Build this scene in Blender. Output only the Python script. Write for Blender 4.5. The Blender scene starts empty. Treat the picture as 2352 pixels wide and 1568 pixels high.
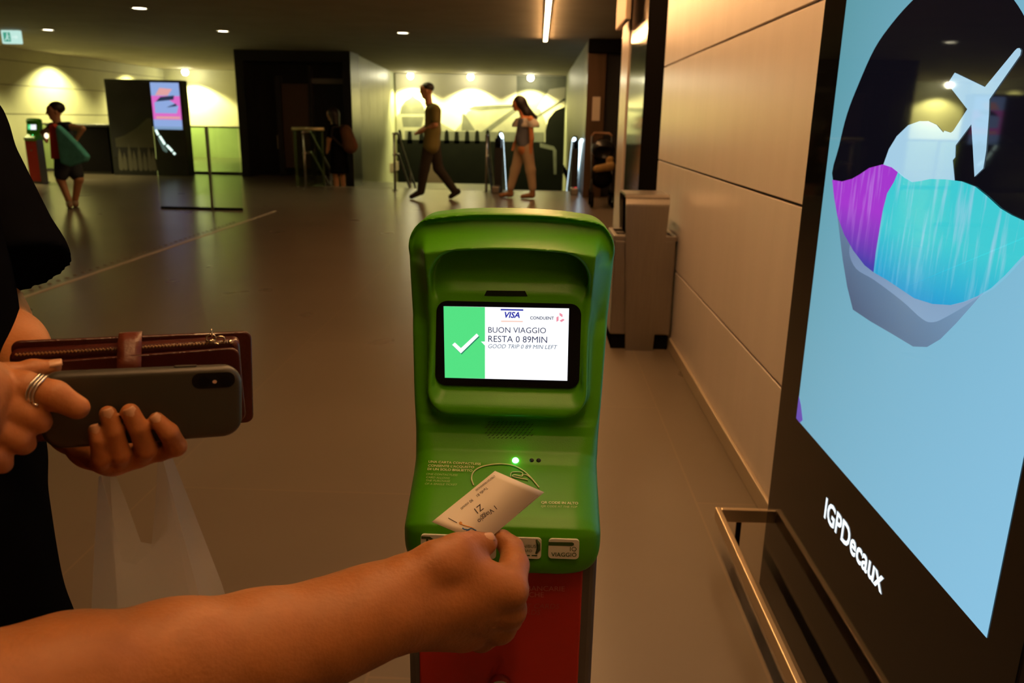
import bpy, bmesh, math, random
import numpy as np
from mathutils import Vector, Matrix
random.seed(7)
np.random.seed(7)
SC = bpy.context.scene
COL = SC.collection
PI = math.pi

# ---------------------------------------------------------------- camera
FPX, CAM_H = 1829.0, 1.20                 # focal length in pixels of a 2352 px wide frame, eye height
_Y = Vector((61, 506, 1829)).normalized()  # hall direction seen by the camera (right, up, forward)
_U = Vector((120, 6616, -1829)); _U = (_U - _Y * _U.dot(_Y)).normalized()
_X = _Y.cross(_U); _X = -_X if _X.x < 0 else _X
RW = Matrix((_X, _Y, _U))                  # camera (right, up, forward) -> world
CAM = Vector((0, 0, CAM_H))
cam_data = bpy.data.cameras.new('camera')
cam = bpy.data.objects.new('camera', cam_data)
COL.objects.link(cam)
cam_data.sensor_width = 36.0
cam_data.lens = FPX / 2352 * 36.0
cam_data.clip_start = 0.02
cam_data.clip_end = 200
right, up, fwd = RW @ Vector((1, 0, 0)), RW @ Vector((0, 1, 0)), RW @ Vector((0, 0, 1))
cam.matrix_world = Matrix((( right.x, up.x, -fwd.x, 0), (right.y, up.y, -fwd.y, 0), (right.z, up.z, -fwd.z, CAM_H), (0, 0, 0, 1)))
cam_data.dof.use_dof = True
cam_data.dof.focus_distance = 0.92
cam_data.dof.aperture_fstop = 9.0
SC.camera = cam

# ---------------------------------------------------------------- world, exposure
w = bpy.data.worlds.new('world'); SC.world = w; w.use_nodes = True
w.node_tree.nodes['Background'].inputs[0].default_value = (0.6, 0.5, 0.35, 1)
w.node_tree.nodes['Background'].inputs[1].default_value = 0.0
SC.view_settings.view_transform = 'Standard'
SC.view_settings.look = 'None'
SC.view_settings.exposure = 0.0
SC.view_settings.gamma = 1.0
SC.view_settings.use_curve_mapping = False
SC.cycles.use_denoising = True
SC.cycles.max_bounces = 8
SC.cycles.caustics_reflective = False
SC.cycles.caustics_refractive = False
SC.cycles.sample_clamp_indirect = 4.0

CEIL = 2.45
WALL_X = 0.757
WARM = (1.0, 0.52, 0.20)
FARL = (1.0, 0.89, 0.36)
COOL = (0.72, 0.9, 1.0)
STRIP_POWER = 66.0     # radiance of the warm strip light in the ceiling
SPOT_POWER = 620.0      # watts of each wall-washing spot at the far walls
DOWN_POWER = 22.0

# ---------------------------------------------------------------- geometry of the view -> real points
def ray(px, py):
    return RW @ Vector(((px - 1176) / FPX, (784 - py) / FPX, 1.0))
def at(px, py, axis, val):                # point of a real plane (x, y or z = val)
    d = ray(px, py); t = (val - CAM[axis]) / d[axis]
    return CAM + d * t
def atd(px, py, depth):                   # point at a distance
    return CAM + ray(px, py) * depth

# ---------------------------------------------------------------- materials
def mat(name, col, rough=0.5, metal=0.0, spec=0.5, vary=0.0, vscale=8.0, bump=0.0, bscale=60.0, emit=None, estr=0.0, sss=0.0, coat=0.0, stretch=None):
    m = bpy.data.materials.new(name); m.use_nodes = True
    nt = m.node_tree; b = nt.nodes['Principled BSDF']
    b.inputs['Base Color'].default_value = (*col, 1)
    b.inputs['Roughness'].default_value = rough
    b.inputs['Metallic'].default_value = metal
    b.inputs['Specular IOR Level'].default_value = spec
    b.inputs['Coat Weight'].default_value = coat
    if emit:
        b.inputs['Emission Color'].default_value = (*emit, 1)
        b.inputs['Emission Strength'].default_value = estr
    if sss:
        b.inputs['Subsurface Weight'].default_value = sss
        b.inputs['Subsurface Radius'].default_value = (0.012, 0.004, 0.002)
        b.inputs['Subsurface Scale'].default_value = 0.6
    tc = None
    if vary or bump:
        tc = nt.nodes.new('ShaderNodeTexCoord')
        out = tc.outputs['Object']
        if stretch:
            mp = nt.nodes.new('ShaderNodeMapping'); mp.inputs['Scale'].default_value = stretch
            nt.links.new(out, mp.inputs['Vector']); out = mp.outputs['Vector']
    if vary:
        n = nt.nodes.new('ShaderNodeTexNoise'); n.inputs['Scale'].default_value = vscale; n.inputs['Detail'].default_value = 4
        nt.links.new(out, n.inputs['Vector'])
        r = nt.nodes.new('ShaderNodeValToRGB')
        r.color_ramp.elements[0].position = 0.2; r.color_ramp.elements[1].position = 0.8
        r.color_ramp.elements[0].color = (*[c * (1 - vary) for c in col], 1)
        r.color_ramp.elements[1].color = (*[min(1, c * (1 + vary)) for c in col], 1)
        nt.links.new(n.outputs['Fac'], r.inputs['Fac'])
        nt.links.new(r.outputs['Color'], b.inputs['Base Color'])
    if bump:
        n2 = nt.nodes.new('ShaderNodeTexNoise'); n2.inputs['Scale'].default_value = bscale; n2.inputs['Detail'].default_value = 3
        nt.links.new(out, n2.inputs['Vector'])
        bp = nt.nodes.new('ShaderNodeBump'); bp.inputs['Strength'].default_value = bump; bp.inputs['Distance'].default_value = 0.01
        nt.links.new(n2.outputs['Fac'], bp.inputs['Height'])
        nt.links.new(bp.outputs['Normal'], b.inputs['Normal'])
    return m

def emat(name, col, s):
    return mat(name, (0.02, 0.02, 0.02), 0.4, emit=col, estr=s)

def see_through(name, tint, amount, rough=0.02, gloss=(1, 1, 1), diffuse=None):
    """thin pane or film: straight transparency with a fresnel reflection or a diffuse veil"""
    m = bpy.data.materials.new(name); m.use_nodes = True
    nt = m.node_tree; nt.nodes.remove(nt.nodes['Principled BSDF'])
    out = nt.nodes['Material Output']
    tr = nt.nodes.new('ShaderNodeBsdfTransparent'); tr.inputs[0].default_value = (*tint, 1)
    mx = nt.nodes.new('ShaderNodeMixShader')
    if diffuse:
        df = nt.nodes.new('ShaderNodeBsdfDiffuse'); df.inputs[0].default_value = (*diffuse, 1)
        tl = nt.nodes.new('ShaderNodeBsdfTranslucent'); tl.inputs[0].default_value = (*diffuse, 1)
        m2 = nt.nodes.new('ShaderNodeMixShader'); m2.inputs[0].default_value = 0.5
        nt.links.new(df.outputs[0], m2.inputs[1]); nt.links.new(tl.outputs[0], m2.inputs[2])
        mx.inputs[0].default_value = amount
        nt.links.new(tr.outputs[0], mx.inputs[1]); nt.links.new(m2.outputs[0], mx.inputs[2])
    else:
        gl = nt.nodes.new('ShaderNodeBsdfGlossy'); gl.inputs['Roughness'].default_value = rough; gl.inputs[0].default_value = (*gloss, 1)
        fr = nt.nodes.new('ShaderNodeFresnel'); fr.inputs['IOR'].default_value = 1.5
        nt.links.new(fr.outputs[0], mx.inputs[0])
        nt.links.new(tr.outputs[0], mx.inputs[1]); nt.links.new(gl.outputs[0], mx.inputs[2])
    nt.links.new(mx.outputs[0], out.inputs[0])
    return m

def screen_mat(name, c_lo, c_hi, z_lo, z_hi, s, rough=0.03, axis=2, spec=0.5, ymix=0.0, y_lo=0.0, y_hi=1.0, streak=None, samt=0.5):
    """lit display surface behind glass; its picture runs from one colour to another along one axis"""
    m = mat(name, (0.004, 0.004, 0.005), rough, spec=spec)
    nt = m.node_tree; b = nt.nodes['Principled BSDF']
    g = nt.nodes.new('ShaderNodeTexCoord')
    sp = nt.nodes.new('ShaderNodeSeparateXYZ'); nt.links.new(g.outputs['Object'], sp.inputs[0])
    mr = nt.nodes.new('ShaderNodeMapRange'); mr.inputs['From Min'].default_value = z_lo; mr.inputs['From Max'].default_value = z_hi
    nt.links.new(sp.outputs[axis], mr.inputs['Value'])
    r = nt.nodes.new('ShaderNodeValToRGB')
    r.color_ramp.elements[0].color = (*c_lo, 1); r.color_ramp.elements[1].color = (*c_hi, 1)
    fac = mr.outputs[0]
    if ymix:
        m2 = nt.nodes.new('ShaderNodeMapRange'); m2.inputs['From Min'].default_value = y_lo; m2.inputs['From Max'].default_value = y_hi
        nt.links.new(sp.outputs[1], m2.inputs['Value'])
        mm = nt.nodes.new('ShaderNodeMix'); mm.inputs['Factor'].default_value = ymix
        nt.links.new(fac, mm.inputs[2]); nt.links.new(m2.outputs[0], mm.inputs[3]); fac = mm.outputs[0]
    nt.links.new(fac, r.inputs['Fac'])
    col = r.outputs['Color']
    if streak:                             # the brush strokes of the pictured paint
        mp = nt.nodes.new('ShaderNodeMapping'); mp.inputs['Scale'].default_value = (1, 55, 7)
        nt.links.new(g.outputs['Object'], mp.inputs['Vector'])
        n = nt.nodes.new('ShaderNodeTexNoise'); n.inputs['Scale'].default_value = 1.0; n.inputs['Detail'].default_value = 5
        nt.links.new(mp.outputs['Vector'], n.inputs['Vector'])
        q = nt.nodes.new('ShaderNodeValToRGB'); q.color_ramp.elements[0].position = 0.5; q.color_ramp.elements[1].position = 0.72
        q.color_ramp.elements[0].color = (0, 0, 0, 1); q.color_ramp.elements[1].color = (samt, samt, samt, 1)
        nt.links.new(n.outputs['Fac'], q.inputs['Fac'])
        ml = nt.nodes.new('ShaderNodeMath'); ml.operation = 'MULTIPLY'
        nt.links.new(q.outputs['Color'], ml.inputs[0]); nt.links.new(fac, ml.inputs[1])
        mc = nt.nodes.new('ShaderNodeMix'); mc.data_type = 'RGBA'
        nt.links.new(ml.outputs[0], mc.inputs['Factor']); nt.links.new(col, mc.inputs[6]); mc.inputs[7].default_value = (*streak, 1)
        col = mc.outputs[2]
    nt.links.new(col, b.inputs['Emission Color'])
    b.inputs['Emission Strength'].default_value = s
    return m

# ---------------------------------------------------------------- mesh building
def hinge(tl, tr, br, d_tr, d_br):
    """corners of a true rectangle seen through three pixels: the far-left depth is solved"""
    T, B = atd(*tr, d_tr), atd(*br, d_br); e2 = B - T
    TL = CAM + ray(*tl) * ((T - CAM).dot(e2) / ray(*tl).dot(e2))
    return Frame(TL + e2, T - TL, -e2), (T - TL).length, e2.length, TL

class MB:
    def __init__(s): s.v = []; s.f = []
    def add(s, vs, fs):
        n = len(s.v); s.v += [Vector(p) for p in vs]; s.f += [tuple(i + n for i in f) for f in fs]; return s
    def box(s, a, b):
        (x0, y0, z0), (x1, y1, z1) = a, b
        return s.add([(x0, y0, z0), (x1, y0, z0), (x1, y1, z0), (x0, y1, z0), (x0, y0, z1), (x1, y0, z1), (x1, y1, z1), (x0, y1, z1)],
                     [(0, 3, 2, 1), (4, 5, 6, 7), (0, 1, 5, 4), (1, 2, 6, 5), (2, 3, 7, 6), (3, 0, 4, 7)])
    def tube(s, pts, r, n=10, closed=False):
        pts = [Vector(p) for p in pts]; m = len(pts)
        rs = r if isinstance(r, (list, tuple)) else [r] * m
        vs = []; ref = None
        for i, p in enumerate(pts):
            if closed: t = pts[(i + 1) % m] - pts[i - 1]
            else: t = pts[min(i + 1, m - 1)] - pts[max(i - 1, 0)]
            t.normalize()
            if ref is None:
                ref = t.cross(Vector((0, 0, 1)) if abs(t.z) < 0.9 else Vector((1, 0, 0)))
            a = ref - t * ref.dot(t); a.normalize(); ref = a; b = t.cross(a)
            vs += [p + (a * math.cos(2 * PI * k / n) + b * math.sin(2 * PI * k / n)) * rs[i] for k in range(n)]
        fs = []
        for i in range(m if closed else m - 1):
            j = (i + 1) % m
            fs += [(i * n + k, i * n + (k + 1) % n, j * n + (k + 1) % n, j * n + k) for k in range(n)]
        if not closed:
            fs += [tuple(range(n))[::-1], tuple((m - 1) * n + k for k in range(n))]
        return s.add(vs, fs)
    def cyl(s, a, b, r, r2=None, n=20): return s.tube([a, b], [r, r if r2 is None else r2], n)
    def prism(s, fr, pts, d0, d1):
        """2D outline (counter-clockwise seen from the viewer) in frame fr, from depth d0 up to d1 along its normal"""
        n = len(pts)
        vs = [fr.pt(x, y, d0) for x, y in pts] + [fr.pt(x, y, d1) for x, y in pts]
        fs = [tuple(range(n))[::-1], tuple(range(n, 2 * n))] + [(i, (i + 1) % n, n + (i + 1) % n, n + i) for i in range(n)]
        return s.add(vs, fs)
    def flat(s, fr, pts, d):
        return s.add([fr.pt(x, y, d) for x, y in pts], [tuple(range(len(pts)))])
    def ball(s, c, r, n=16, m=10, sc=(1, 1, 1)):
        c = Vector(c); vs = [c + Vector((0, 0, -r * sc[2]))]
        for i in range(1, m):
            a = -PI / 2 + PI * i / m
            vs += [c + Vector((r * sc[0] * math.cos(a) * math.cos(2 * PI * k / n), r * sc[1] * math.cos(a) * math.sin(2 * PI * k / n), r * sc[2] * math.sin(a))) for k in range(n)]
        vs.append(c + Vector((0, 0, r * sc[2]))); L = len(vs) - 1
        fs = [(0, 1 + (k + 1) % n, 1 + k) for k in range(n)]
        for i in range(m - 2):
            fs += [(1 + i * n + k, 1 + i * n + (k + 1) % n, 1 + (i + 1) * n + (k + 1) % n, 1 + (i + 1) * n + k) for k in range(n)]
        fs += [(1 + (m - 2) * n + k, 1 + (m - 2) * n + (k + 1) % n, L) for k in range(n)]
        return s.add(vs, fs)
    def text(s, fr, string, x, y, size, d=0.0004, width=None, bold=0.0, shear=0.0, align='LEFT', spacing=1.0):
        vs, fs = text_shape(string, size, bold, shear, align, spacing)
        if width:
            w0 = max(p[0] for p in vs) - min(p[0] for p in vs); k = width / w0
            vs = [(p[0] * k, p[1]) for p in vs]
        return s.add([fr.pt(x + p[0], y + p[1], d) for p in vs], fs)
    def build(s, name, m, parent=None, loc=None, bevel=0.0, smooth=False, seg=2):
        org = ORG.get(parent.name, Vector((0, 0, 0))) if parent else (Vector(loc) if loc is not None else Vector((0, 0, 0)))
        me = bpy.data.meshes.new(name)
        me.from_pydata([tuple(p - org) for p in s.v], [], s.f)
        me.update()
        return finish(name, me, m, parent, org, bevel, smooth, seg)

ORG = {}
def finish(name, me, m, parent, org, bevel=0.0, smooth=False, seg=2):
    o = bpy.data.objects.new(name, me); COL.objects.link(o)
    me.materials.append(m)
    if parent: o.parent = parent
    else: o.location = org
    ORG[o.name] = Vector(org)
    if smooth:
        me.polygons.foreach_set('use_smooth', [True] * len(me.polygons)); me.update()
    if bevel:
        b = o.modifiers.new('rounding', 'BEVEL'); b.width = bevel; b.segments = seg; b.limit_method = 'ANGLE'; b.angle_limit = math.radians(40)
    return o

_text_cache = {}
def text_shape(string, size, bold, shear, align, spacing):
    key = (string, size, bold, shear, align, spacing)
    if key not in _text_cache:
        c = bpy.data.curves.new('lettering', 'FONT'); c.body = string; c.size = size
        c.offset = bold * size; c.shear = shear; c.align_x = align; c.space_character = spacing; c.resolution_u = 3
        o = bpy.data.objects.new('lettering', c); COL.objects.link(o)
        dg = bpy.context.evaluated_depsgraph_get(); dg.update()
        me = bpy.data.meshes.new_from_object(o.evaluated_get(dg))
        vs = [(v.co.x, v.co.y) for v in me.vertices]; fs = [tuple(p.vertices) for p in me.polygons]
        bpy.data.objects.remove(o); bpy.data.meshes.remove(me)
        _text_cache[key] = (vs, fs)
    return _text_cache[key]

class Frame:
    def __init__(s, o, ux, uy):
        s.o = Vector(o); s.ux = Vector(ux).normalized(); uy = Vector(uy)
        s.uy = (uy - s.ux * uy.dot(s.ux)).normalized(); s.n = s.ux.cross(s.uy)
    def pt(s, x, y, d=0.0): return s.o + s.ux * x + s.uy * y + s.n * d
    def hit(s, px, py):
        r = ray(px, py); t = (s.o - CAM).dot(s.n) / r.dot(s.n); p = CAM + r * t - s.o
        return (p.dot(s.ux), p.dot(s.uy))

def rrect(x0, y0, x1, y1, r, n=5):
    out = []
    for cx, cy, a0 in ((x1 - r, y0 + r, -90), (x1 - r, y1 - r, 0), (x0 + r, y1 - r, 90), (x0 + r, y0 + r, 180)):
        for k in range(n + 1):
            a = math.radians(a0 + 90 * k / n); out.append((cx + r * math.cos(a), cy + r * math.sin(a)))
    return out

def smooth_closed(pts, n=4):
    """Catmull-Rom through the points"""
    m = len(pts); out = []
    for i in range(m):
        p0, p1, p2, p3 = pts[i - 1], pts[i], pts[(i + 1) % m], pts[(i + 2) % m]
        for k in range(n):
            t = k / n
            out.append(tuple(0.5 * (2 * p1[j] + (p2[j] - p0[j]) * t + (2 * p0[j] - 5 * p1[j] + 4 * p2[j] - p3[j]) * t * t + (3 * p1[j] - p0[j] - 3 * p2[j] + p3[j]) * t ** 3) for j in range(len(p1))))
    return out

def ccw(pts):
    a = sum(pts[i - 1][0] * p[1] - p[0] * pts[i - 1][1] for i, p in enumerate(pts))
    return pts if a > 0 else pts[::-1]

def thing(name, label, cat, loc, group=None):
    o = bpy.data.objects.new(name, None); COL.objects.link(o)
    o.location = loc; o.empty_display_size = 0.05
    ORG[o.name] = Vector(loc)
    return tag(o, label, cat, group)
def tag(o, label, cat, group=None):
    o['label'] = label; o['category'] = cat
    if group: o['group'] = group
    return o
def struct(o):
    o['kind'] = 'structure'; return o
def copy_tree(o, parent=None):
    c = o.copy(); COL.objects.link(c)
    if parent: c.parent = parent
    ORG[c.name] = ORG.get(o.name, Vector((0, 0, 0))).copy()
    for ch in [x for x in bpy.data.objects if x.parent == o]: copy_tree(ch, c)
    return c
def lamp(kind, name, loc, power, col, parent=None, aim=None, **kw):
    d = bpy.data.lights.new(name, kind); d.energy = power; d.color = col
    for k, v in kw.items(): setattr(d, k, v)
    o = bpy.data.objects.new(name, d); COL.objects.link(o)
    org = ORG.get(parent.name, Vector((0, 0, 0))) if parent else Vector((0, 0, 0))
    o.location = Vector(loc) - org
    if parent: o.parent = parent
    if aim is not None:
        o.rotation_euler = (Vector(aim) - Vector(loc)).to_track_quat('-Z', 'Y').to_euler()
    return o

# ---------------------------------------------------------------- sculpting by distance fields
class Field:
    def __init__(s, lo, hi, h):
        s.lo = np.array(lo, np.float32); s.h = h
        s.n = [int(math.ceil((hi[i] - lo[i]) / h)) + 1 for i in range(3)]
        s.V = np.full(s.n, 10.0, np.float32)
        s.ax = [s.lo[i] + h * np.arange(s.n[i], dtype=np.float32) for i in range(3)]
    def win(s, lo, hi, m):
        sl = []
        for i in range(3):
            a = max(0, int((lo[i] - m - s.lo[i]) / s.h)); b = min(s.n[i], int((hi[i] + m - s.lo[i]) / s.h) + 2)
            sl.append(slice(a, max(a, b)))
        return tuple(sl)
    def grid(s, sl):
        return s.ax[0][sl[0]][:, None, None], s.ax[1][sl[1]][None, :, None], s.ax[2][sl[2]][None, None, :]
    def union(s, sl, d, k):
        a = s.V[sl]
        h = np.maximum(k - np.abs(a - d), 0) / k if k > 0 else 0
        s.V[sl] = np.minimum(a, d) - h * h * (k * 0.25)
    def cut(s, sl, d, k):
        a = s.V[sl]; d = -d
        h = np.maximum(k - np.abs(a - d), 0) / k if k > 0 else 0
        s.V[sl] = np.maximum(a, d) + h * h * (k * 0.25)
    def cone(s, a, b, ra, rb, k=0.006, flat=None):
        """tapered round limb; flat = (axis, factor): thinner along that axis"""
        a = np.array(a, np.float32); b = np.array(b, np.float32); R = max(ra, rb)
        sl = s.win(np.minimum(a, b) - R, np.maximum(a, b) + R, k + 2 * s.h)
        X, Y, Z = s.grid(sl); ab = b - a; L = float(ab @ ab) + 1e-12
        px, py, pz = X - a[0], Y - a[1], Z - a[2]
        t = np.clip((px * ab[0] + py * ab[1] + pz * ab[2]) / L, 0, 1)
        qx, qy, qz = px - t * ab[0], py - t * ab[1], pz - t * ab[2]
        if flat is not None:
            ax = np.array(flat[0], np.float32); ax /= np.linalg.norm(ax)
            c = qx * ax[0] + qy * ax[1] + qz * ax[2]; e = 1 / flat[1] - 1
            qx = qx + c * e * ax[0]; qy = qy + c * e * ax[1]; qz = qz + c * e * ax[2]
            d = (np.sqrt(qx * qx + qy * qy + qz * qz) - (ra + (rb - ra) * t)) * min(1, flat[1] ** 0.5)
        else:
            d = np.sqrt(qx * qx + qy * qy + qz * qz) - (ra + (rb - ra) * t)
        s.union(sl, d, k)
    def ell(s, c, r, k=0.006, cut=False):
        c = np.array(c, np.float32); r = np.array(r, np.float32)
        sl = s.win(c - r, c + r, k + 3 * s.h)
        X, Y, Z = s.grid(sl)
        q = np.sqrt(((X - c[0]) / r[0]) ** 2 + ((Y - c[1]) / r[1]) ** 2 + ((Z - c[2]) / r[2]) ** 2)
        d = (q - 1) * float(r.min())
        (s.cut if cut else s.union)(sl, d, k)
    def chain(s, pts, k=0.006, flat=None):
        for (p, r), (q, t) in zip(pts, pts[1:]): s.cone(p, q, r, t, k, flat)
    def mesh(s):
        V = np.pad(s.V, 1, constant_values=10.0).astype(np.float32)
        lo = s.lo - s.h
        I = V < 0
        nx, ny, nz = V.shape
        cnt = np.zeros((nx - 1, ny - 1, nz - 1), np.int8)
        offs = [(i, j, k) for i in (0, 1) for j in (0, 1) for k in (0, 1)]
        for i, j, k in offs: cnt += I[i:nx - 1 + i, j:ny - 1 + j, k:nz - 1 + k]
        idx = np.argwhere((cnt > 0) & (cnt < 8))
        vals = np.stack([V[idx[:, 0] + i, idx[:, 1] + j, idx[:, 2] + k] for i, j, k in offs], 1)
        acc = np.zeros((len(idx), 3), np.float64); num = np.zeros(len(idx))
        for a in range(8):
            for b in range(a + 1, 8):
                da = np.array(offs[a]); db = np.array(offs[b])
                if np.abs(da - db).sum() != 1: continue
                m = (vals[:, a] < 0) != (vals[:, b] < 0)
                va, vb = vals[m, a], vals[m, b]
                t = va / (va - vb)
                acc[m] += da + t[:, None] * (db - da); num[m] += 1
        verts = lo + s.h * (idx + acc / num[:, None])
        cid = np.full(cnt.shape, -1, np.int32); cid[idx[:, 0], idx[:, 1], idx[:, 2]] = np.arange(len(idx))
        quads = []
        for ax in range(3):
            n2 = list(V.shape); 
            A = [slice(1, -1)] * 3; B = [slice(1, -1)] * 3
            A[ax] = slice(0, V.shape[ax] - 1); B[ax] = slice(1, V.shape[ax])
            a, b = I[tuple(A)], I[tuple(B)]
            e = np.argwhere(a != b)
            ins = a[e[:, 0], e[:, 1], e[:, 2]]
            node = e.copy()
            for q in range(3):
                if q != ax: node[:, q] += 1
            u, v = (ax + 1) % 3, (ax + 2) % 3
            c = []
            for du, dv in ((-1, -1), (0, -1), (0, 0), (-1, 0)):
                n_ = node.copy(); n_[:, u] += du; n_[:, v] += dv
                c.append(cid[n_[:, 0], n_[:, 1], n_[:, 2]])
            c = np.stack(c, 1)
            c[~ins] = c[~ins][:, ::-1]
            quads.append(c)
        return verts, np.concatenate(quads)

def mesh_from(name, parts, m, parent=None, loc=None):
    """parts: list of (verts, quads) arrays joined into one object"""
    org = ORG.get(parent.name, Vector((0, 0, 0))) if parent else Vector(loc)
    vs, qs, n = [], [], 0
    for v, q in parts:
        vs.append(v); qs.append(q + n); n += len(v)
    v = np.concatenate(vs) - np.array(org); q = np.concatenate(qs)
    me = bpy.data.meshes.new(name)
    me.vertices.add(len(v)); me.vertices.foreach_set('co', v.astype(np.float32).ravel())
    me.loops.add(q.size); me.loops.foreach_set('vertex_index', q.astype(np.int32).ravel())
    me.polygons.add(len(q)); me.polygons.foreach_set('loop_start', np.arange(0, q.size, 4, dtype=np.int32))
    me.update(calc_edges=True); me.validate()
    return finish(name, me, m, parent, org, smooth=True)

def sdf_poly2(poly, A, B):
    """signed distance to a polygon on a 2D grid (A rows, B columns)"""
    P = np.array(poly, np.float32); a = A[:, None]; b = B[None, :]
    d = np.full((len(A), len(B)), 1e9, np.float32); sgn = np.ones_like(d)
    for i in range(len(P)):
        p, q = P[i], P[i - 1]; e = q - p; wx, wy = a - p[0], b - p[1]
        t = np.clip((wx * e[0] + wy * e[1]) / (e @ e), 0, 1)
        d = np.minimum(d, (wx - e[0] * t) ** 2 + (wy - e[1] * t) ** 2)
        c1 = b >= p[1]; c2 = b < q[1]; c3 = e[0] * wy > e[1] * wx
        flip = (c1 & c2 & c3) | (~c1 & ~c2 & ~c3)
        sgn = np.where(flip, -sgn, sgn)
    return sgn * np.sqrt(d)
def smaxf(a, b, k):
    h = np.maximum(k - np.abs(a - b), 0) / k
    return np.maximum(a, b) + h * h * (k * 0.25)
def sminf(a, b, k):
    h = np.maximum(k - np.abs(a - b), 0) / k
    return np.minimum(a, b) - h * h * (k * 0.25)
def sd_rbox2(x, z, cx, cz, hx, hz, r):
    qx = np.abs(x - cx) - hx + r; qz = np.abs(z - cz) - hz + r
    return np.sqrt(np.maximum(qx, 0) ** 2 + np.maximum(qz, 0) ** 2) + np.minimum(np.maximum(qx, qz), 0) - r

def rmax(a, b, r):
    return np.minimum(np.maximum(a, b), -r) + np.sqrt(np.maximum(a + r, 0) ** 2 + np.maximum(b + r, 0) ** 2)
# ================================================================ THE HALL
M_floor = mat('brown stone floor', (0.175, 0.138, 0.10), 0.42, vary=0.10, vscale=0.9, bump=0.012, bscale=300)
def floor_joints(m):
    nt = m.node_tree; b = nt.nodes['Principled BSDF']
    src = b.inputs['Base Color'].links[0].from_socket
    tc = nt.nodes.new('ShaderNodeTexCoord'); mp = nt.nodes.new('ShaderNodeMapping')
    mp.inputs['Location'].default_value = (0.6, 0.35, 0)
    mp.inputs['Rotation'].default_value = (0, 0, PI / 2)
    br = nt.nodes.new('ShaderNodeTexBrick'); br.inputs['Scale'].default_value = 1.0
    br.inputs['Brick Width'].default_value = 1.8; br.inputs['Row Height'].default_value = 0.9
    br.inputs['Mortar Size'].default_value = 0.004; br.inputs['Mortar Smooth'].default_value = 0.3
    br.inputs['Color1'].default_value = (1, 1, 1, 1); br.inputs['Color2'].default_value = (0.93, 0.93, 0.93, 1); br.inputs['Mortar'].default_value = (1.18, 1.13, 1.05, 1)
    nt.links.new(tc.outputs['Object'], mp.inputs['Vector']); nt.links.new(mp.outputs['Vector'], br.inputs['Vector'])
    mx = nt.nodes.new('ShaderNodeMix'); mx.data_type = 'RGBA'; mx.blend_type = 'MULTIPLY'; mx.inputs['Factor'].default_value = 1.0
    nt.links.new(src, mx.inputs[6]); nt.links.new(br.outputs['Color'], mx.inputs[7]); nt.links.new(mx.outputs[2], b.inputs['Base Color'])
    # worn sheen
    n = nt.nodes.new('ShaderNodeTexNoise'); n.inputs['Scale'].default_value = 1.7
    nt.links.new(tc.outputs['Object'], n.inputs['Vector'])
    mr = nt.nodes.new('ShaderNodeMapRange'); mr.inputs['To Min'].default_value = 0.265; mr.inputs['To Max'].default_value = 0.295
    nt.links.new(n.outputs['Fac'], mr.inputs['Value']); nt.links.new(mr.outputs[0], b.inputs['Roughness'])
floor_joints(M_floor)
M_ceil = mat('dark plaster ceiling', (0.26, 0.235, 0.19), 0.85, vary=0.12, vscale=2.0)
M_panel = mat('enamelled wall panel', (0.78, 0.69, 0.65), 0.27, vary=0.04, vscale=2.0, bump=0.025, bscale=5, stretch=(1, 5, 0.6))
M_joint = mat('dark joint', (0.03, 0.025, 0.02), 0.8)
M_pale = mat('pale far wall', (0.58, 0.59, 0.40), 0.55, vary=0.14, vscale=1.5)
M_green = mat('grey green wall panel', (0.30, 0.32, 0.22), 0.4, vary=0.1, vscale=1.2, stretch=(1, 1, 0.2))
M_black = mat('black lacquer', (0.012, 0.012, 0.013), 0.35)
M_blackm = mat('matt black', (0.007, 0.006, 0.006), 0.9, spec=0.0)
M_char = mat('charcoal panel', (0.035, 0.033, 0.035), 0.3, vary=0.2, vscale=2)
M_brown = mat('brown lacquered steel', (0.10, 0.055, 0.03), 0.28, metal=0.4, vary=0.2, vscale=3, stretch=(4, 4, 0.4))
M_steel = mat('brushed steel', (0.37, 0.335, 0.30), 0.33, metal=1.0, vary=0.08, vscale=6, bump=0.03, bscale=40, stretch=(30, 30, 1))
M_chrome = mat('chrome', (0.75, 0.74, 0.72), 0.12, metal=1.0)
M_skirt = mat('skirting metal', (0.55, 0.45, 0.33), 0.4, metal=0.3)
M_white = mat('white plastic', (0.75, 0.73, 0.70), 0.5)
M_glass = see_through('balustrade glass', (0.66, 0.76, 0.60), 0)
M_nosing = mat('pale step edge', (0.65, 0.62, 0.50), 0.35)
M_mirror = mat('mirror steel', (0.42, 0.42, 0.42), 0.08, metal=1.0)

FY = 23.8
LX = -10.8
fl = MB().box((LX - 0.2, -6.2, -0.25), (2.2, 14.4, 0)).box((LX - 0.2, 14.4, -0.25), (-4.06, FY + 0.2, 0)).box((0.757, 14.4, -0.25), (2.2, FY + 0.2, 0))
struct(fl.build('floor', M_floor))
struct(MB().box((-4.06, 18.0, -2.29), (0.757, FY + 0.2, -2.04)).build('floor_landing', M_floor))
struct(MB().box((LX - 0.2, -6.2, CEIL), (2.2, FY + 0.2, CEIL + 0.2)).build('ceiling', M_ceil))
struct(MB().box((LX - 0.2, -6.2, 0), (LX, FY, CEIL)).build('wall_left', M_pale))
struct(MB().box((LX - 0.2, FY, -2.3), (2.2, FY + 0.2, CEIL)).build('wall_far', M_pale))
struct(MB().box((LX, -6.2, 0), (2.2, -6.0, CEIL)).build('wall_near', M_green))
# long grooves of the pale left wall
g = MB()
for z in (1.15, 1.72, 2.2): g.box((LX, 6, z), (LX + 0.004, FY, z + 0.012))
struct(g.build('trim_left', mat('shadow gap', (0.13, 0.12, 0.07), 0.8)))
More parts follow.
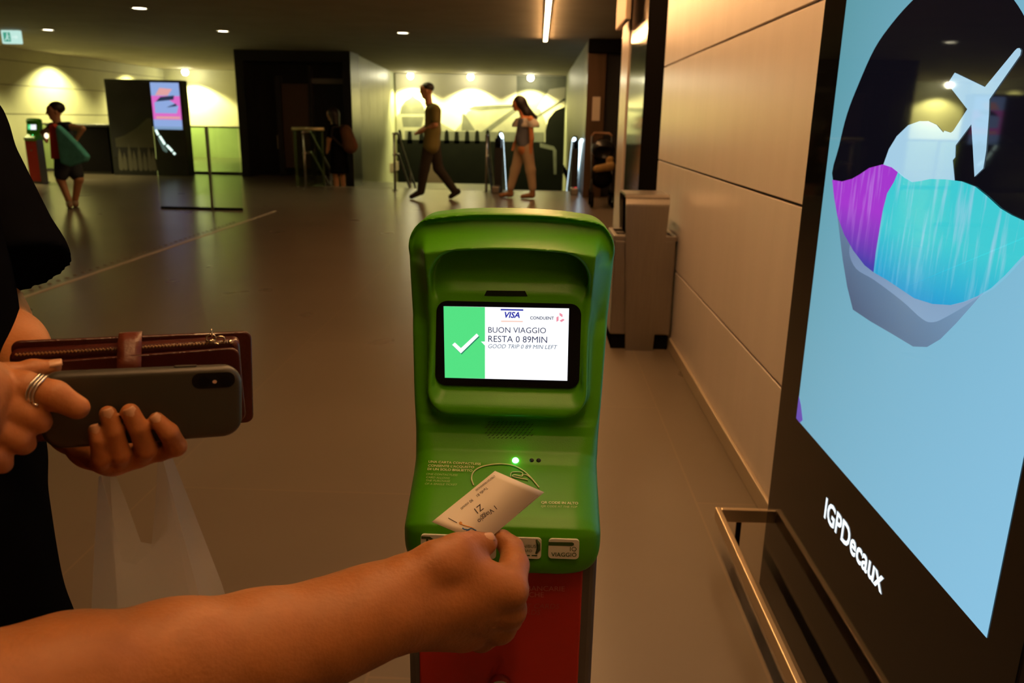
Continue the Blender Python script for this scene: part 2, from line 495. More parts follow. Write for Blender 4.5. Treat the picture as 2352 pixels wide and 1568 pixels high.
# right wall of enamelled panels with open joints
p = MB()
zs = [0.0, 0.434, 0.979, 1.531, 2.078, CEIL]
for z0, z1 in zip(zs, zs[1:]):
    for y0, y1 in ((-6.0, -2.6), (-2.6, 1.35), (1.35, 5.15)):
        p.box((WALL_X, y0 + 0.003, z0 + 0.0045), (WALL_X + 0.02, y1 - 0.003, z1 - 0.0045))
struct(p.build('wall_right', M_panel, bevel=0.0015))
struct(MB().box((WALL_X + 0.014, -6.0, 0), (WALL_X + 0.2, 5.15, CEIL)).build('wall_right_core', M_joint))
struct(MB().box((WALL_X - 0.014, -6.0, 0), (WALL_X - 0.0005, 5.15, 0.066)).build('baseboard_right', M_skirt, bevel=0.003))
# further along the right side: black doorway, mirror strip, recess, pillar, far wall
struct(MB().box((WALL_X, 5.15, 0), (WALL_X + 0.2, 6.03, CEIL)).build('door_1', M_blackm))
struct(MB().box((WALL_X - 0.004, 6.04, 0.0), (WALL_X + 0.2, 7.14, CEIL)).build('wall_right_mirror', M_mirror))
struct(MB().box((WALL_X - 0.016, 7.15, 0), (WALL_X + 0.2, 7.72, CEIL)).build('trim_right', mat('pale satin fin', (0.62, 0.52, 0.46), 0.25), bevel=0.004))
struct(MB().box((2.0, 7.6, 0), (2.2, 13.6, CEIL)).box((WALL_X + 0.15, 7.60, 0), (2.0, 7.70, CEIL)).box((0.757, 13.50, 0), (2.0, 13.60, CEIL)).build('wall_recess', M_black))
pil = struct(MB().box((0.757, 13.35, 0), (1.05, 13.5, CEIL)).build('wall_pillar', M_brown, bevel=0.006))
struct(MB().box((0.757, 13.6, -2.3), (0.957, FY, CEIL)).build('wall_right_far', M_green))
struct(MB().box((0.757, 13.2, 2.25), (1.3, 13.35, CEIL)).build('trim_pillar', M_blackm))
fr = Frame((0.855, 13.345, 1.22), (1, 0, 0), (0, 0, 1))
n_ = MB().prism(fr, rrect(0, 0, 0.125, 0.37, 0.005), 0.001, 0.006)
o = n_.build('notice_sheet', mat('notice paper', (0.55, 0.45, 0.36), 0.6), loc=(0.855, 13.345, 1.22))
tag(o, 'pale paper notice posted on the brown pillar beside the escalator', 'notice')

# stairs going down, stair well lining, far portal
st = MB()
for i in range(12):
    z = -0.17 * (i + 1); y = 14.4 + 0.3 * i
    st.box((-4.06, y, -2.29), (-0.86, y + 0.3 if i == 11 else 18.0, z))
struct(st.build('floor_stairs', M_floor))
struct(MB().box((-4.06, 14.37, 0.0005), (0.74, 14.43, 0.004)).build('trim_nosing', M_nosing))
wl = Frame((-3.72, 16.4, -2.3), (-0.43, 7.4, 0), (0, 0, 1))
w_ = MB()
for k in range(6):
    w_.prism(wl, [(k * 1.235 + 0.006, 0), ((k + 1) * 1.235 - 0.006, 0), ((k + 1) * 1.235 - 0.006, 4.75), (k * 1.235 + 0.006, 4.75)], -0.1, 0.0)
struct(w_.build('wall_stairs', M_green))
pt = MB().box((-6.02, 16.4, 0), (-5.86, 17.2, CEIL)).box((-3.88, 16.4, -2.3), (-3.722, 17.2, CEIL)).box((-5.86, 16.4, 2.25), (-3.88, 17.2, CEIL)).box((-5.86, 17.1, 0), (-3.88, 17.2, 2.25))
pt.box((-6.02, 17.2, 0), (-5.9, FY, CEIL))
d2 = struct(pt.build('door_2', M_black))
MB().box((-5.29, 16.95, 0.16), (-4.72, 17.098, 1.85)).build('door_panel', mat('brown door leaf', (0.11, 0.065, 0.045), 0.4), d2, bevel=0.004)
MB().box((-5.40, 16.9, 0.0), (-5.30, 17.098, 2.0)).box((-4.72, 16.9, 0.0), (-4.66, 17.098, 2.2)).build('door_frame', M_char, d2)
MB().box((-4.72, 16.96, 1.86), (-3.90, 17.098, 1.96)).build('sign_panel', mat('grey sign', (0.22, 0.22, 0.22), 0.5), d2)
MB().box((-5.42, 16.9, 0.55), (-5.40, 16.93, 0.82)).build('door_handle', M_chrome, d2)

# ---------------------------------------------------------------- printed panorama on the far wall
MY = 23.74
mfr = Frame((-4.10, MY, 0), (1, 0, 0), (0, 0, 1))
mural = thing('wall_picture', 'wide sepia panorama print of an old city lit from above on far wall', 'picture', (-4.10, MY, 0))
MB().prism(mfr, [(0, -2.0), (4.84, -2.0), (4.84, 2.44), (0, 2.44)], -0.04, 0.0).build('backing', mat('sepia print paper', (0.60, 0.57, 0.44), 0.6, vary=0.10, vscale=0.8), mural)
def mpoly(name, m, polys, d, sm=False):
    b = MB()
    for pts in polys:
        q = [mfr.hit(*p) for p in pts]
        q = [(min(max(x, 0.0), 4.84), min(z, 2.43)) for x, z in q]
        b.flat(mfr, ccw(smooth_closed(q) if sm else q), d)
    return b.build(name, m, mural)
M_ink1 = mat('print mid grey', (0.20, 0.205, 0.15), 0.6, vary=0.25, vscale=2.5)
M_ink2 = mat('print dark grey', (0.07, 0.075, 0.058), 0.6, vary=0.3, vscale=3)
M_ink3 = mat('print black', (0.003, 0.0035, 0.002), 0.8, spec=0.06, vary=0.3, vscale=2)
mpoly('printed_sky_patch', M_ink1, [[(1187, 150), (1320, 150), (1320, 200), (1262, 205), (1228, 258), (1187, 255)]], 0.001)
mpoly('printed_roofs', M_ink1, [[(900, 300), (906, 268), (915, 262), (975, 262), (1000, 275), (1045, 300), (1062, 280), (1074, 256), (1095, 246), (1184, 242), (1240, 250), (1262, 300), (1262, 330), (900, 330)]], 0.0015)
mpoly('printed_dome', M_ink2, [[(918, 262), (921, 246), (930, 232), (943, 224), (948, 215), (953, 224), (966, 232), (974, 246), (977, 262)]], 0.002)
mpoly('printed_drum', M_ink2, [[(922, 268), (974, 268), (968, 292), (926, 292)]], 0.002)
mpoly('printed_roof_line', M_ink2, [[(1074, 250), (1090, 243), (1182, 240), (1184, 248), (1100, 255)]], 0.002)
mpoly('printed_beam', M_ink2, [[(1180, 248), (1188, 255), (1100, 322), (1085, 318)]], 0.0022)
mpoly('printed_gable', M_ink2, [[(1062, 262), (1068, 262), (1092, 300), (1060, 300)]], 0.002)
mpoly('printed_slope', M_ink2, [[(1228, 268), (1310, 225), (1310, 230), (1232, 273)]], 0.0022)
mpoly('printed_lane', M_ink2, [[(930, 300), (1250, 304), (1250, 330), (930, 326)]], 0.0018)
mpoly('printed_arch', M_ink3, [[(1253, 432), (1253, 300), (1259, 274), (1275, 254), (1298, 245), (1330, 248), (1330, 432)]], 0.0025)
heads = [[(900, 320), (1330, 328), (1330, 470), (900, 470)]]
for i, hx in enumerate((918, 941, 968, 1026, 1049, 1073, 1096, 1120, 1150)):
    heads.append([(hx - 6, 330), (hx - 5, 312), (hx - 4, 302), (hx, 296 + (i * 5) % 7), (hx + 4, 302), (hx + 5, 312), (hx + 6, 330)])
mpoly('printed_crowd', M_ink3, heads, 0.003)
mpoly('printed_arcade', M_ink2, [[(1240, 328), (1272, 336), (1278, 345), (1278, 400), (1272, 400), (1270, 345), (1240, 338)]], 0.0035)
mpoly('printed_steps', mat('print warm grey', (0.09, 0.06, 0.04), 0.6), [[(975, 405), (985, 372), (1010, 368), (1022, 430), (972, 430)]], 0.0035)

# ---------------------------------------------------------------- lamps
M_bulb = emat('glowing bulb', (1.0, 0.93, 0.62), 60)
M_hous = mat('lamp housing', (0.30, 0.28, 0.2), 0.4)
def wall_spot(x, y, label, wx, wy):
    r = thing('wall_spotlight', label, 'lamp', (x, y, CEIL), 'spotlights washing the far walls')
    MB().cyl((x, y, CEIL), (x, y, CEIL - 0.05), 0.06).build('housing', M_hous, r)
    MB().ball((x, y, CEIL - 0.10), 0.085).build('bulb', M_bulb, r)
    lamp('SPOT', 'beam', (x, y, CEIL - 0.20), SPOT_POWER, FARL, r, aim=(x + wx, y + wy, 0.0), spot_size=math.radians(128), spot_blend=0.35, shadow_soft_size=0.06)
wall_spot(-3.60, 23.25, 'glowing ceiling spotlight above the dome of the panorama print', 0, 0.25)
wall_spot(-1.92, 23.25, 'glowing ceiling spotlight above the middle of the panorama print', 0, 0.25)
wall_spot(-0.25, 23.25, 'glowing ceiling spotlight above the arch end of the panorama print', 0, 0.25)
wall_spot(-9.95, 23.25, 'glowing ceiling spotlight on pale wall between poster stand and dark portal', 0, 0.25)
def wall_washer(x, y, label, wx, wy):
    r = thing('recessed_spotlight', label, 'lamp', (x, y, CEIL), 'spotlights recessed beside the pale side wall')
    MB().cyl((x, y, CEIL + 0.005), (x, y, CEIL - 0.012), 0.05).build('housing', M_hous, r)
    lamp('SPOT', 'beam', (x, y, CEIL - 0.03), SPOT_POWER * 0.8, FARL, r, aim=(x + wx, y + wy, 0.0), spot_size=math.radians(130), spot_blend=0.5, shadow_soft_size=0.05)
wall_washer(-10.15, 21.6, 'recessed spotlight over pale side wall next to the poster stand', -0.3, 0)
wall_washer(-10.15, 18.2, 'recessed spotlight over pale side wall above the person with teal bag', -0.3, 0)
wall_washer(-10.15, 14.8, 'recessed spotlight over pale side wall behind the exit sign', -0.3, 0)
M_disc = emat('downlight lens', (1.0, 0.9, 0.62), 14)
def downlight(px, py, label):
    q = at(px, py, 2, CEIL)
    r = thing('downlight', label, 'lamp', q, 'round downlights in the dark ceiling')
    MB().tube([(q.x + 0.095 * math.cos(a * PI / 12), q.y + 0.095 * math.sin(a * PI / 12), CEIL - 0.004) for a in range(24)], 0.012, 8, True).build('trim_ring', M_hous, r, smooth=True)
    MB().cyl((q.x, q.y, CEIL - 0.001), (q.x, q.y, CEIL - 0.008), 0.092, n=24).build('lens', M_disc, r)
    lamp('SPOT', 'beam', (q.x, q.y, CEIL - 0.03), DOWN_POWER, FARL, r, aim=(q.x, q.y, 0), spot_size=math.radians(110), spot_blend=0.6, shadow_soft_size=0.08)
downlight(110, 67, 'round glowing downlight just beside the hanging exit sign')
downlight(320, 17, 'round glowing downlight closest to the camera, at the top edge of the picture')
downlight(512, 70, 'round glowing downlight in ceiling in front of the dark portal')
downlight(925, 74, 'round glowing downlight in ceiling in front of the panorama print')

def strip_light(x, y0, y1, label):
    r = thing('strip_light', label, 'lamp', (x, y0, CEIL))
    MB().box((x - 0.035, y0, CEIL - 0.03), (x + 0.035, y1, CEIL - 0.002)).build('housing', M_blackm, r)
    MB().box((x - 0.026, y0 + 0.01, CEIL - 0.052), (x + 0.026, y1 - 0.01, CEIL - 0.031)).build('diffuser', emat('warm diffuser', WARM, STRIP_POWER), r, bevel=0.006)
strip_light(0.075, -0.4, 13.25, 'long thin glowing strip light running along the ceiling')

# green and white exit sign hanging from the ceiling
ex = at(25, 85, 1, 13.2)
efr = Frame((ex.x - 0.15, 13.2, ex.z - 0.10), (1, 0, 0), (0, 0, 1))
es = thing('exit_sign', 'small lit green and white running figure exit sign hanging from ceiling', 'sign', (ex.x, 13.2, ex.z))
MB().prism(efr, rrect(0, 0, 0.30, 0.20, 0.015), -0.05, 0.0).build('sign_box', emat('lit sign face', (0.62, 0.95, 0.85), 0.85), es)
MB().flat(efr, rrect(0.03, 0.03, 0.145, 0.17, 0.005), 0.002).build('green_field', emat('exit green', (0.10, 0.62, 0.42), 0.55), es)
rm = MB().flat(efr, smooth_closed([(0.098 + 0.011 * math.cos(a), 0.148 + 0.011 * math.sin(a)) for a in np.linspace(0, 2 * PI, 9)[:-1]]), 0.003)
rm.flat(efr, [(0.078, 0.085), (0.095, 0.082), (0.103, 0.13), (0.088, 0.134)], 0.003).flat(efr, [(0.045, 0.05), (0.055, 0.043), (0.092, 0.086), (0.08, 0.092)], 0.003).flat(efr, [(0.085, 0.09), (0.122, 0.075), (0.118, 0.045), (0.108, 0.047), (0.109, 0.068), (0.085, 0.078)][::-1], 0.003).flat(efr, [(0.1, 0.125), (0.128, 0.108), (0.124, 0.1), (0.098, 0.113)][::-1], 0.003)
rm.flat(efr, [(0.175, 0.09), (0.225, 0.09), (0.225, 0.065), (0.27, 0.1), (0.225, 0.135), (0.225, 0.11), (0.175, 0.11)], 0.003)
rm.build('pictogram', emat('pictogram white', (0.75, 1.0, 0.92), 0.9), es)
MB().cyl((ex.x, 13.225, ex.z + 0.1), (ex.x, 13.225, CEIL), 0.008).build('hanger', M_hous, es)

# projecting sign above the steel fin on the right
sg = thing('projecting_sign', 'orange lit box sign jutting from the wall above the bin', 'sign', (WALL_X - 0.06, 6.95, 2.03))
MB().box((WALL_X - 0.10, 6.7, 1.98), (WALL_X - 0.055, 7.5, 2.40)).build('sign_box', mat('peach sign panel', (0.75, 0.55, 0.40), 0.5), sg, bevel=0.008)
MB().box((WALL_X - 0.085, 6.95, 2.40), (WALL_X - 0.065, 7.25, CEIL)).build('bracket', M_black, sg)

# ---------------------------------------------------------------- floor inlays
li = MB().box((-3.445, 2.0, 0.0005), (-3.405, 10.45, 0.003))
struct(li.build('trim_floor_strip', mat('pale floor inlay', (0.62, 0.52, 0.44), 0.4)))
sd_ = MB()
for k in range(52):
    sd_.ball((-3.52, 3.6 + k * 0.11, 0.001), 0.017, 10, 6, (1, 1, 0.3))
struct(sd_.build('trim_floor_studs', mat('floor stud metal', (0.34, 0.29, 0.25), 0.45, metal=0.3)))

# ---------------------------------------------------------------- balustrades and rails
def glass_rail(name, label, x0, x1, y, h, posts, zb=0.0):
    r = thing(name, label, 'balustrade', ((x0 + x1) / 2, y, 0))
    MB().box((x0, y - 0.006, 0.02), (x1, y + 0.006, h - 0.03)).build('glass_pane', M_glass, r)
    MB().box((x0, y - 0.025, h - 0.035), (x1, y + 0.025, h)).build('handrail', mat('dark rail', (0.06, 0.07, 0.05), 0.35), r, bevel=0.006)
    MB().box((x0, y - 0.03, 0), (x1, y + 0.03, 0.05)).build('base_channel', M_char, r, bevel=0.004)
    for q in posts:
        MB().box((q - 0.015, y - 0.05, 0), (q + 0.015, y - 0.007, h - 0.035)).build('post', M_steel, r, bevel=0.003)
    return r
glass_rail('glass_balustrade', 'long green tinted glass balustrade with dark handrail behind the poster stand', -10.6, -6.05, 17.0, 0.98, (-9.9, -8.6, -6.9))
# narrow glass barrier with one post
gb = thing('glass_barrier', 'narrow clear glass barrier with one thin steel post on open floor', 'barrier', (-4.24, 10.45, 0))
MB().box((-4.95, 10.44, 0.03), (-3.86, 10.452, 1.05)).build('glass_pane', see_through('clear glass', (0.90, 0.96, 0.90), 0), gb)
MB().box((-4.26, 10.39, 0), (-4.235, 10.437, 1.06)).build('post', M_steel, gb, bevel=0.003)
MB().box((-4.95, 10.435, 0), (-3.86, 10.457, 0.03)).build('base_channel', M_blackm, gb, bevel=0.003)

def stair_rail(x, label, first=[None]):
    if first[0]:
        r = copy_tree(first[0]); r.location.x = x; r['label'] = label; return r
    r = thing('stair_handrail', label, 'handrail', (x, 13.85, 0), 'steel handrails of the stairs')
    sl = math.tan(math.radians(29))
    for z in (0.95, 0.60):
        MB().tube([(x, 13.85, z), (x, 14.3, z), (x, 18.2, z - 3.9 * sl)], 0.022, 10).build('rail', M_steel, r, smooth=True)
    MB().cyl((x, 13.9, 0), (x, 13.9, 0.95), 0.021, n=12).build('post', M_steel, r, smooth=True)
    MB().cyl((x, 13.9, 0), (x, 13.9, 0.012), 0.055, n=16).build('foot_plate', M_steel, r)
    MB().cyl((x, 15.6, -0.86), (x, 15.6, 0.25), 0.02, n=12).build('post', M_steel, r, smooth=True)
    first[0] = r
    return r
stair_rail(-4.00, 'steel handrail going down the stairs beside the backpack wearer')
stair_rail(-2.45, 'steel handrail in the middle of the stairs behind the striding man')
stair_rail(-0.87, 'steel handrail going down between the stairs and the escalator')
er = thing('end_rail', 'short level brass toned rail with glass at the head of the stairs', 'handrail', (-3.9, 14.25, 0))
MB().tube([(-4.28, 14.2, 1.0), (-3.72, 14.2, 1.0)], 0.03, 12).build('rail', mat('brass rail', (0.72, 0.62, 0.34), 0.35, metal=0.7), er, smooth=True)
MB().box((-4.26, 14.194, 0.02), (-3.74, 14.206, 0.97)).build('glass_pane', M_glass, er)
MB().cyl((-4.24, 14.225, 0), (-4.24, 14.225, 1.0), 0.015, n=10).cyl((-3.76, 14.225, 0), (-3.76, 14.225, 1.0), 0.015, n=10).build('posts', M_steel, er)

# escalator going down with lit skirts
M_led = emat('cool white light strip', (0.66, 0.88, 1.0), 5.0)
es_ = thing('escalator', 'black escalator going down beside the wall with cool white light strips', 'escalator', (0, 14.0, 0))
sl = math.tan(math.radians(30))
def flight(x0, x1, za, zb, ya=13.95):
    """side wall of the escalator between offsets za..zb above its sloping line"""
    fr = Frame((x0, 0, 0), (0, 1, 0), (0, 0, 1))
    pts = [(ya, za), (14.4, za), (18.2, za - 3.8 * sl), (18.2, zb - 3.8 * sl), (14.4, zb), (ya + 0.1, zb), (ya, zb - 0.15)]
    return pts, Frame((x1, 0, 0), (0, 1, 0), (0, 0, 1))
for x0, x1 in ((-0.74, -0.60), (0.585, 0.70)):
    pts, f2 = flight(x0, x1, 0.0, 0.90)
    MB().prism(f2, pts, -(x1 - x0), 0).build('balustrade', M_black, es_, bevel=0.01)
    c = (x0 + x1) / 2
    MB().tube([(c, 13.93, 0.78), (c, 13.96, 0.88), (c, 14.06, 0.925), (c, 14.4, 0.93), (c, 18.2, 0.93 - 3.8 * sl)], 0.04, 10).build('handrail', M_blackm, es_, smooth=True)
def led(x, y0, z0, L):
    return MB().tube([(x, y0, z0), (x, y0 + 0.25, z0 - 0.03), (x, y0 + 0.25 + L, z0 - 0.03 - L * sl)], 0.028, 10).build('light_strip', M_led, es_, smooth=True)
led(-0.625, 13.86, 0.97, 3.2)
led(0.61, 13.86, 0.92, 3.2)
led(0.735, 13.9, 0.90, 3.0)  # added strip, stands in for the glow reflected on the pillar
MB().ball((0.66, 13.80, 0.09), 0.035).build('signal_light', emat('red signal', (1.0, 0.03, 0.05), 3.0), es_)
stp = MB()
for i in range(11):
    stp.box((-0.60, 14.4 + 0.36 * i, -2.04), (0.585, 14.4 + 0.36 * (i + 1), -0.02 - 0.207 * i))
stp.build('steps', M_char, es_)
for x in (-0.70, 0.64):
    MB().box((x - 0.07, 13.72, 0), (x + 0.07, 13.94, 0.12)).build('entry_skirt', M_steel, es_, bevel=0.02)

# ---------------------------------------------------------------- poster stand and counter far left
tx = -8.57
tot = thing('poster_stand', 'wide dark poster stand with small pink lit screen in front of glass balustrade', 'advertising stand', (-7.81, 16.2, 0))
tf = Frame((tx, 16.2, 0), (1, 0, 0), (0, 0, 1))
MB().prism(tf, [(0, 0), (1.53, 0), (1.53, 1.85), (0, 1.85)], -0.30, 0).build('cabinet', M_black, tot, bevel=0.01)
MB().flat(tf, rrect(0.04, 0.35, 0.9, 1.79, 0.01), 0.002).build('poster', mat('night poster', (0.028, 0.028, 0.034), 0.25, vary=0.35, vscale=1.8), tot)
MB().flat(tf, [(0.1, 0.72), (0.3, 0.78), (0.55, 0.92), (0.8, 1.12), (0.88, 1.12), (0.88, 0.55), (0.1, 0.55)], 0.003).build('printed_slope', mat('poster grey', (0.075, 0.07, 0.055), 0.3, vary=0.3, vscale=3), tot)
cr = MB()
for i, (cx, h_) in enumerate(((0.16, 0.42), (0.25, 0.33), (0.36, 0.5), (0.45, 0.37), (0.56, 0.47), (0.66, 0.34), (0.76, 0.45), (0.84, 0.36))):
    cr.flat(tf, ccw(smooth_closed([(cx - 0.04, 0.12), (cx - 0.035, 0.12 + h_ * 0.6), (cx - 0.02, 0.12 + h_ * 0.8), (cx, 0.12 + h_), (cx + 0.02, 0.12 + h_ * 0.8), (cx + 0.035, 0.12 + h_ * 0.6), (cx + 0.04, 0.12)])), 0.004)
cr.build('printed_figures', mat('poster figures', (0.11, 0.10, 0.08), 0.4), tot)
sx0, sx1 = 0.92, 1.49
MB().flat(tf, rrect(sx0, 0.91, sx1, 1.80, 0.01), 0.004).build('screen', emat('screen magenta', (0.80, 0.16, 0.62), 0.9), tot)
MB().flat(tf, rrect(sx0, 1.55, sx1, 1.80, 0.01), 0.006).flat(tf, [(0.97, 1.22), (1.40, 1.22), (1.45, 1.36), (1.2, 1.52), (0.97, 1.42)], 0.006).flat(tf, rrect(sx0, 0.91, sx1, 1.10, 0.01), 0.006).build('screen_picture', emat('screen blue', (0.34, 0.50, 0.92), 0.8), tot)
MB().flat(tf, [(1.0, 1.44), (1.1, 1.53), (1.38, 1.56), (1.36, 1.48)], 0.007).flat(tf, [(1.2, 1.33), (1.42, 1.36), (1.40, 1.41)], 0.007).build('screen_shadow', emat('screen navy', (0.05, 0.08, 0.2), 0.4), tot)
M_coral = emat('screen coral', (0.95, 0.45, 0.45), 0.8)
MB().flat(tf, [(1.0, 1.56), (1.25, 1.56), (1.35, 1.68), (1.1, 1.7)], 0.007).build('screen_highlight', M_coral, tot)
MB().flat(tf, [(0.98, 1.115), (1.46, 1.115), (1.46, 1.16), (0.98, 1.16)], 0.007).build('screen_caption', M_coral, tot)
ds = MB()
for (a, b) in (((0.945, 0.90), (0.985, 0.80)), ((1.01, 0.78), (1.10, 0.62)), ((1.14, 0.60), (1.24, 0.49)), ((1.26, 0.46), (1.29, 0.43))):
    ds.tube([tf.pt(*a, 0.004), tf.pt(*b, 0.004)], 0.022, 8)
ds.build('reflection_dashes', emat('white reflection dashes', (0.8, 0.95, 0.95), 2.0), tot, smooth=True)  # glowing dashes imitate the escalator strips reflected in the glossy panel
MB().flat(tf, [(0.96, 0.75), (1.0, 0.72), (1.15, 0.5), (1.12, 0.46), (1.05, 0.5)][::-1], 0.003).build('printed_glow', emat('teal glow', (0.25, 0.36, 0.34), 0.4), tot)
ct = thing('service_counter', 'low black counter standing left of the poster stand', 'counter', (-9.25, 16.45, 0))
MB().box((-9.85, 16.3, 0.05), (-8.66, 16.6, 0.93)).build('cabinet', M_blackm, ct, bevel=0.008)
MB().box((-9.90, 16.26, 0.93), (-8.62, 16.64, 0.975)).build('worktop', M_black, ct, bevel=0.006)
MB().box((-9.8, 16.34, 0), (-8.7, 16.58, 0.05)).build('plinth', M_char, ct)

# ---------------------------------------------------------------- pushchair by the recess
pc = thing('pushchair', 'black folded pushchair with tan cover parked by the recess near the escalator', 'pushchair', (0.93, 11.9, 0))
def ring(c, r, t): return [(c[0] + 0, c[1] + r * math.cos(a * PI / 10), c[2] + r * math.sin(a * PI / 10)) for a in range(20)]
for (x, y) in ((0.80, 11.65), (1.10, 11.65), (0.80, 12.15), (1.10, 12.15)):
    wv = MB().tube(ring((x, y, 0.12), 0.10, 0), 0.02, 8, True)
    wh = wv.build('wheel', M_blackm, pc, smooth=True)
    MB().cyl((x - 0.012, y, 0.12), (x + 0.012, y, 0.12), 0.04, n=14).build('hub', M_steel, wh)
MB().tube([(0.80, 11.65, 0.12), (0.80, 12.1, 0.62), (0.80, 12.25, 1.0)], 0.016).tube([(1.10, 11.65, 0.12), (1.10, 12.1, 0.62), (1.10, 12.25, 1.0)], 0.016).tube([(0.80, 12.15, 0.12), (0.80, 11.75, 0.58)], 0.014).tube([(1.10, 12.15, 0.12), (1.10, 11.75, 0.58)], 0.014).build('frame', M_black, pc, smooth=True)
MB().tube([(0.80, 12.25, 1.0), (0.84, 12.3, 1.04), (1.06, 12.3, 1.04), (1.10, 12.25, 1.0)], 0.02).build('handle', mat('tan grip', (0.2, 0.1, 0.05), 0.6), pc, smooth=True)
f_ = Field((0.76, 11.5, 0.2), (1.14, 12.3, 1.02), 0.012)
f_.cone((0.95, 11.72, 0.42), (0.95, 12.02, 0.40), 0.13, 0.13, 0.03); f_.cone((0.95, 12.02, 0.40), (0.95, 12.14, 0.85), 0.13, 0.12, 0.05, ((0, 1, 0), 0.5))
mesh_from('seat', [f_.mesh()], M_blackm, pc)
f_ = Field((0.74, 11.4, 0.2), (1.16, 12.3, 1.02), 0.012)
f_.ell((0.95, 12.0, 0.82), (0.17, 0.16, 0.14), 0.02); f_.ell((0.95, 11.86, 0.74), (0.16, 0.15, 0.12), 0.02, cut=True)
mesh_from('canopy', [f_.mesh()], M_black, pc)
f_ = Field((0.74, 11.4, 0.4), (1.16, 11.9, 0.8), 0.012)
f_.cone((0.84, 11.6, 0.56), (1.05, 11.58, 0.60), 0.05, 0.06, 0.02); f_.ell((1.03, 11.62, 0.68), (0.06, 0.05, 0.06), 0.02)
mesh_from('cover', [f_.mesh()], mat('tan blanket', (0.24, 0.14, 0.04), 0.9, vary=0.3, vscale=12), pc)
# ================================================================ TICKET VALIDATOR
M_kgreen = mat('green moulded plastic', (0.060, 0.29, 0.0015), 0.38, spec=0.3, bump=0.04, bscale=700)
M_red = mat('red panel', (0.45, 0.022, 0.012), 0.45)
M_post = mat('grey steel post', (0.16, 0.15, 0.15), 0.4, metal=0.6, vary=0.1, vscale=5)
M_print = mat('pale print', (0.62, 0.66, 0.36), 0.5)
M_printw = mat('white print', (0.62, 0.62, 0.55), 0.5)
M_redprint = mat('faded red print', (0.55, 0.16, 0.12), 0.5)
KX = -0.029
kiosk = thing('ticket_validator', 'green ticket validator on red and grey post with lit screen and card at its reader', 'ticket validator', (KX, 0.90, 0))
# moulded head
X0, X1, Y0, Y1, Z0, Z1 = KX - 0.138, KX + 0.138, 0.755, 1.035, 0.694, 1.125
H_ = 0.002
xs = np.arange(X0, X1, H_, dtype=np.float32); ys = np.arange(Y0, Y1, H_, dtype=np.float32); zz = np.arange(Z0, Z1, H_, dtype=np.float32)
prof = [(1.02, .705), (1.02, 1.07), (1.005, 1.108), (.90, 1.108), (.902, 1.051), (.905, 1.03), (.914, 1.0), (.920, .97), (.9155, .946), (.896, .857), (.889, .838), (.877, .821), (.862, .812), (.79, .782), (.779, .775), (.776, .766), (.774, .717), (.782, .708)]
f = Field((X0, Y0, Z0), (X1 - H_, Y1 - H_, Z1 - H_), H_)
nx, ny, nz = f.V.shape
xs, ys, zz = f.ax
P2 = sdf_poly2(prof, ys, zz)                                     # side profile
hw = np.interp(zz, [0.70, 0.80, 0.86, 0.95, 1.05, 1.12], [0.110, 0.1105, 0.1125, 0.1175, 0.125, 0.130])                                 # half width grows upward
u = np.abs(xs - KX)
top = 1.0955 - 0.011 * (u / 0.118) ** 2.4                          # bowed top edge
side = u[:, None] - hw[None, :]
cap = zz[None, :] - top[:, None]
bot = 0.707 - zz[None, :] + 0 * u[:, None]
O2 = smaxf(rmax(side, cap, 0.036), bot, 0.04).astype(np.float32)  # front outline, rounded corners
bow = -0.010 * (u / 0.118) ** 2                                   # crown of the lip follows the bow
kz = np.interp(zz, [0.80, 0.87], [0.034, 0.012]).astype(np.float32)
f.V[:] = smaxf(np.broadcast_to(P2[None], f.V.shape), np.broadcast_to(O2[:, None, :], f.V.shape), kz[None, None, :])
# scooped hood: the rim stands back all round, the lip of the recess comes forward
tt = np.clip(-rmax(side / 0.027, cap / 0.0365, 1.0), 0, 1)
amp = np.interp(zz, [0.84, 0.95, 1.0, 1.04, 1.12], [0.0, 0.010, 0.030, 0.050, 0.056])
lipy = np.interp(zz, [0.84, 0.857, 0.946, 0.97, 1.0, 1.03, 1.051], [0.88, 0.896, 0.9155, 0.920, 0.914, 0.905, 0.902])
wt = np.clip((zz[None, :] - 1.035) / 0.035, 0, 1)
yf = (lipy[None, :] + amp[None, :] * (1 - tt ** (1.4 + 1.6 * wt) - 0.22 * wt * np.exp(-((tt - 0.07) / 0.085) ** 2))).astype(np.float32)
sc_ = (yf[:, None, :] - ys[None, :, None]) * 0.6
sc_ = np.where(zz[None, None, :] < 0.85, -1.0, sc_)
h = np.maximum(0.006 - np.abs(f.V - sc_), 0) / 0.006
f.V[:] = np.maximum(f.V, sc_) + h * h * 0.0015
del sc_
# recess round the screen
face = 0.915 + 0.21 * (zz - 0.946)
R2 = sd_rbox2((xs - KX)[:, None], zz[None, :] + (0.010 * (u / 0.118) ** 2)[:, None], 0, 0.9575, 0.0915, 0.0995, 0.029)
rec = np.maximum(R2[:, None, :], ys[None, :, None] - face[None, None, :])
a, d = f.V, -rec
h = np.maximum(0.006 - np.abs(a - d), 0) / 0.006
f.V[:] = np.maximum(a, d) + h * h * 0.0015
# raised screen surround
B2 = sd_rbox2((xs - KX)[:, None], zz[None, :], 0, 0.9355, 0.0945, 0.0715, 0.028)
bump_ = smaxf(np.broadcast_to(B2[:, None, :], f.V.shape), np.broadcast_to(((face - 0.005 - np.clip((1.0 - zz) / 0.13, 0, 1.1) * 0.017)[None, :] - ys[:, None])[None], f.V.shape), 0.008)
bump_ = np.maximum(bump_, (ys[:, None] - 0.97)[None])
f.V[:] = sminf(f.V, bump_, 0.012)
